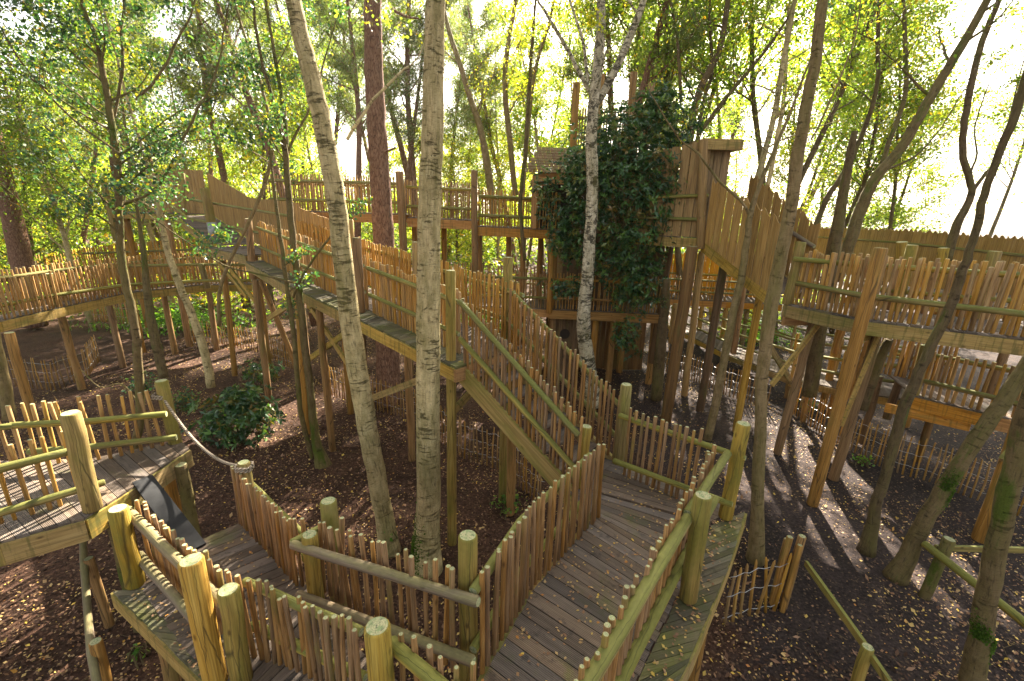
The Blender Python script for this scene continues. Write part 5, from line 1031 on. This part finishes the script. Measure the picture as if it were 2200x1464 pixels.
def vb(x, y, Y, rx, ry, n, rz=None): c = V(x, y, Y); s = depth(c) / F; return (tuple(c), (rx * s, rx * s * .7 if rz is None else rz, ry * s), n)
shrub('rhododendron_bush', 'huge dark rhododendron climbing over the front of the tree house', [vb(1480, 250, 13.3, 30, 60, 60, .4), vb(1425, 210, 13.5, 45, 30, 80, .4), vb(1170, 400, 13.3, 35, 50, 60, .4), vb(1330, 300, 13.2, 80, 80, 351, .8), vb(1400, 250, 13.4, 60, 40, 184, .6), vb(1262, 360, 13.1, 62, 70, 351, .8), vb(1340, 420, 12.9, 105, 90, 585, .8), vb(1400, 350, 13.1, 70, 80, 318, .8), vb(1230, 470, 13.2, 60, 60, 217, .6), vb(1360, 520, 12.9, 70, 60, 251, .6), vb(1310, 560, 13.0, 90, 40, 184, .5), vb(1355, 620, 13.0, 50, 60, 200, .4), vb(1220, 620, 13.2, 45, 25, 75, .4), vb(1345, 720, 12.9, 30, 45, 86, .35), vb(1395, 600, 12.9, 35, 60, 86, .35), vb(1450, 300, 13.2, 45, 50, 184, .5), vb(1440, 400, 12.9, 40, 50, 133, .4), vb(1215, 520, 13.2, 40, 40, 150, .4), vb(1420, 480, 12.9, 35, 50, 74, .35)], .15, 'rhodo', 8, group='rhododendrons', surf=.3)
sr = G(500, 950); c = (sr.x, sr.y + .2, .55)
shrub('rhododendron_bush', 'round dark green rhododendron on the bark floor beside the rope', [(c, (.95, .75, .6), 300), ((c[0] + .1, c[1] + .2, .9), (.5, .4, .35), 90)], .17, 'rhodo', 8, group='rhododendrons', surf=.4)
shrub('rhododendron_bush', 'small glossy shrub behind the broken trunk', [vb(560, 800, 13, 40, 25, 90)], .15, 'rhodo', 7, group='rhododendrons')
def sprig(label, x, y, r, n, leaf='fern', size=.07, Y=None):
    p = G(x, y) if Y is None else V(x, y, Y); shrub('seedling', label, [((p.x, p.y, max(p.z, 0) + r * .7), (r, r, r * .7), n)], size, leaf, 1, group='low green sprigs', stems=True, cat='plant', surf=.1)
sprig('small leafy seedling on dark soil under the staircase', 1090, 1100, .28, 170)
sprig('bright sprig growing from the foot of the leaning birch', 835, 1150, .12, 40, size=.08, Y=6.2)
sprig('tiny green seedling at the bottom left beside the handrail', 300, 1410, .12, 30)
sprig('low green plant at the foot of the paling fence on the right', 1735, 880, .25, 120)
sprig('second green plant beside the paling fence on the right', 1850, 1000, .2, 80)
sprig('leafy ground plant below the broken trunk at left', 400, 880, .45, 260, 'leaf_near', .08)
sprig('spray of small leaves by the rope post', 310, 850, .35, 160, 'leaf_near', .07, Y=8.6)
def ferns(label, x0, x1, y, Y, h, n):
    a, b = V(x0, y, Y), V(x1, y, Y); shrub('fern_bed', label, [(((a.x + b.x) / 2, Y, h * .5), (abs(b.x - a.x) / 2, 1.4, h * .7), n)], .16, 'fern', 4, stems=False, cat='ferns', surf=.1)
ferns('sunlit bed of bright ferns under the curved left walkway', 200, 560, 700, 19.5, .9, 1500)
ferns('bright grass clump between the poles right of the tree house', 1540, 1720, 690, 20, .9, 700)
ferns('green undergrowth below the high back walkway', 900, 1110, 620, 22, 1., 900)
for (x, Y, rx, rz, nn, l, lab) in ((-4, 26, 5, 2.6, 1500, 'leaf', 'broad hedge like thicket behind the high back walkway'), (-17, 24, 6, 2.2, 1800, 'leaf', 'tall thicket behind the left ramp'), (-26, 20, 5, 3.8, 2000, 'leaf', 'thicket of holly at the far left edge'), (6, 27, 5, 2.6, 1400, 'rhodo', 'dark thicket behind the tree house'), (15, 25, 5, 2.0, 1200, 'leaf', 'low thicket beyond the boundary fence'), (-32, 30, 6, 6, 1600, 'leaf', 'high dark bushes in the left distance')):
    shrub('thicket', lab, [((x, Y, rz * .6), (rx, 1.6, rz), nn)], .22, l, 5, group='thickets under the trees', cat='bush', surf=.35)

# fallen leaves lying on the boards
def on_deck(quad, z, n):
    a, b, c_, d = [np.array(q) for q in quad]; u, v_ = rng.uniform(0, 1, (2, n, 1)); p = (a * (1 - u) + b * u) * (1 - v_) + (d * (1 - u) + c_ * u) * v_; return np.concatenate([p, np.full((n, 1), z)], 1)
pts = [on_deck(((-.3, 2.4), (.55, 1.9), (1.16, 2.9), (.27, 3.56)), zR, 150), on_deck(((.27, 3.56), (1.16, 2.9), (2.42, 4.6), (1.1, 4.8)), zR, 240), on_deck(((1.0, 5.0), (2.3, 4.7), (2.4, 5.0), (1.5, 5.8)), zR, 90), on_deck(((.65, 2.1), (1.35, 2.7), (2.9, 4.8), (2.5, 4.7)), zR, 210), on_deck(((-4.0, 4.0), (-3.3, 4.8), (-2.0, 3.7), (-2.5, 2.9)), zL, 110), on_deck(((-4.0, 3.8), (-3.6, 3.8), (-2.2, 2.7), (-2.5, 2.85)), zL, 60)]
pts = np.concatenate(pts); pts[:, 2] += .008; n = len(pts); a = rng.uniform(0, 6.283, n); s = .030 * rng.uniform(.6, 1.4, n)
tx = np.stack([np.cos(a), np.sin(a), rng.uniform(0, .35, n)], 1) * s[:, None]; ty = np.stack([-np.sin(a), np.cos(a), rng.uniform(-.2, .4, n)], 1) * (s * .75)[:, None]
vv = np.stack([pts - tx * .5, pts - tx * .1 + ty * .55, pts + tx * .6, pts - ty * .45], 1); vv[:, :, 2] -= np.minimum(vv[:, :, 2].min(1, keepdims=True) - (pts[:, 2:3] - .004), 0)
tag(fast_mesh('deck_leaves', vv.reshape(-1, 3), 4, [M['litter']], tone=rng.uniform(.2, 1, n)), 'small yellow and brown leaves fallen on the near boardwalks', 'fallen leaves', kind='stuff')
# faint haze volume added to wash the far background pale
mb = MB(); mb.hexa([(-420, -80, -1.2), (420, -80, -1.2), (420, 520, -1.2), (-420, 520, -1.2), (-420, -80, 32), (420, -80, 32), (420, 520, 32), (-420, 520, 32)])
hm = bpy.data.materials.new('added_haze'); hm.use_nodes = True; ht = hm.node_tree; ht.nodes.clear(); ho = ht.nodes.new('ShaderNodeOutputMaterial'); hv = ht.nodes.new('ShaderNodeVolumePrincipled')
hv.inputs['Color'].default_value = (1, .97, .88, 1); hv.inputs['Density'].default_value = .0004; hv.inputs['Anisotropy'].default_value = .55; ht.links.new(hv.outputs[0], ho.inputs['Volume'])
tag(mb.build('haze', hm), 'faint haze added to brighten the view between the trees', 'haze', kind='stuff')
print('OBJECTS', len(bpy.data.objects))
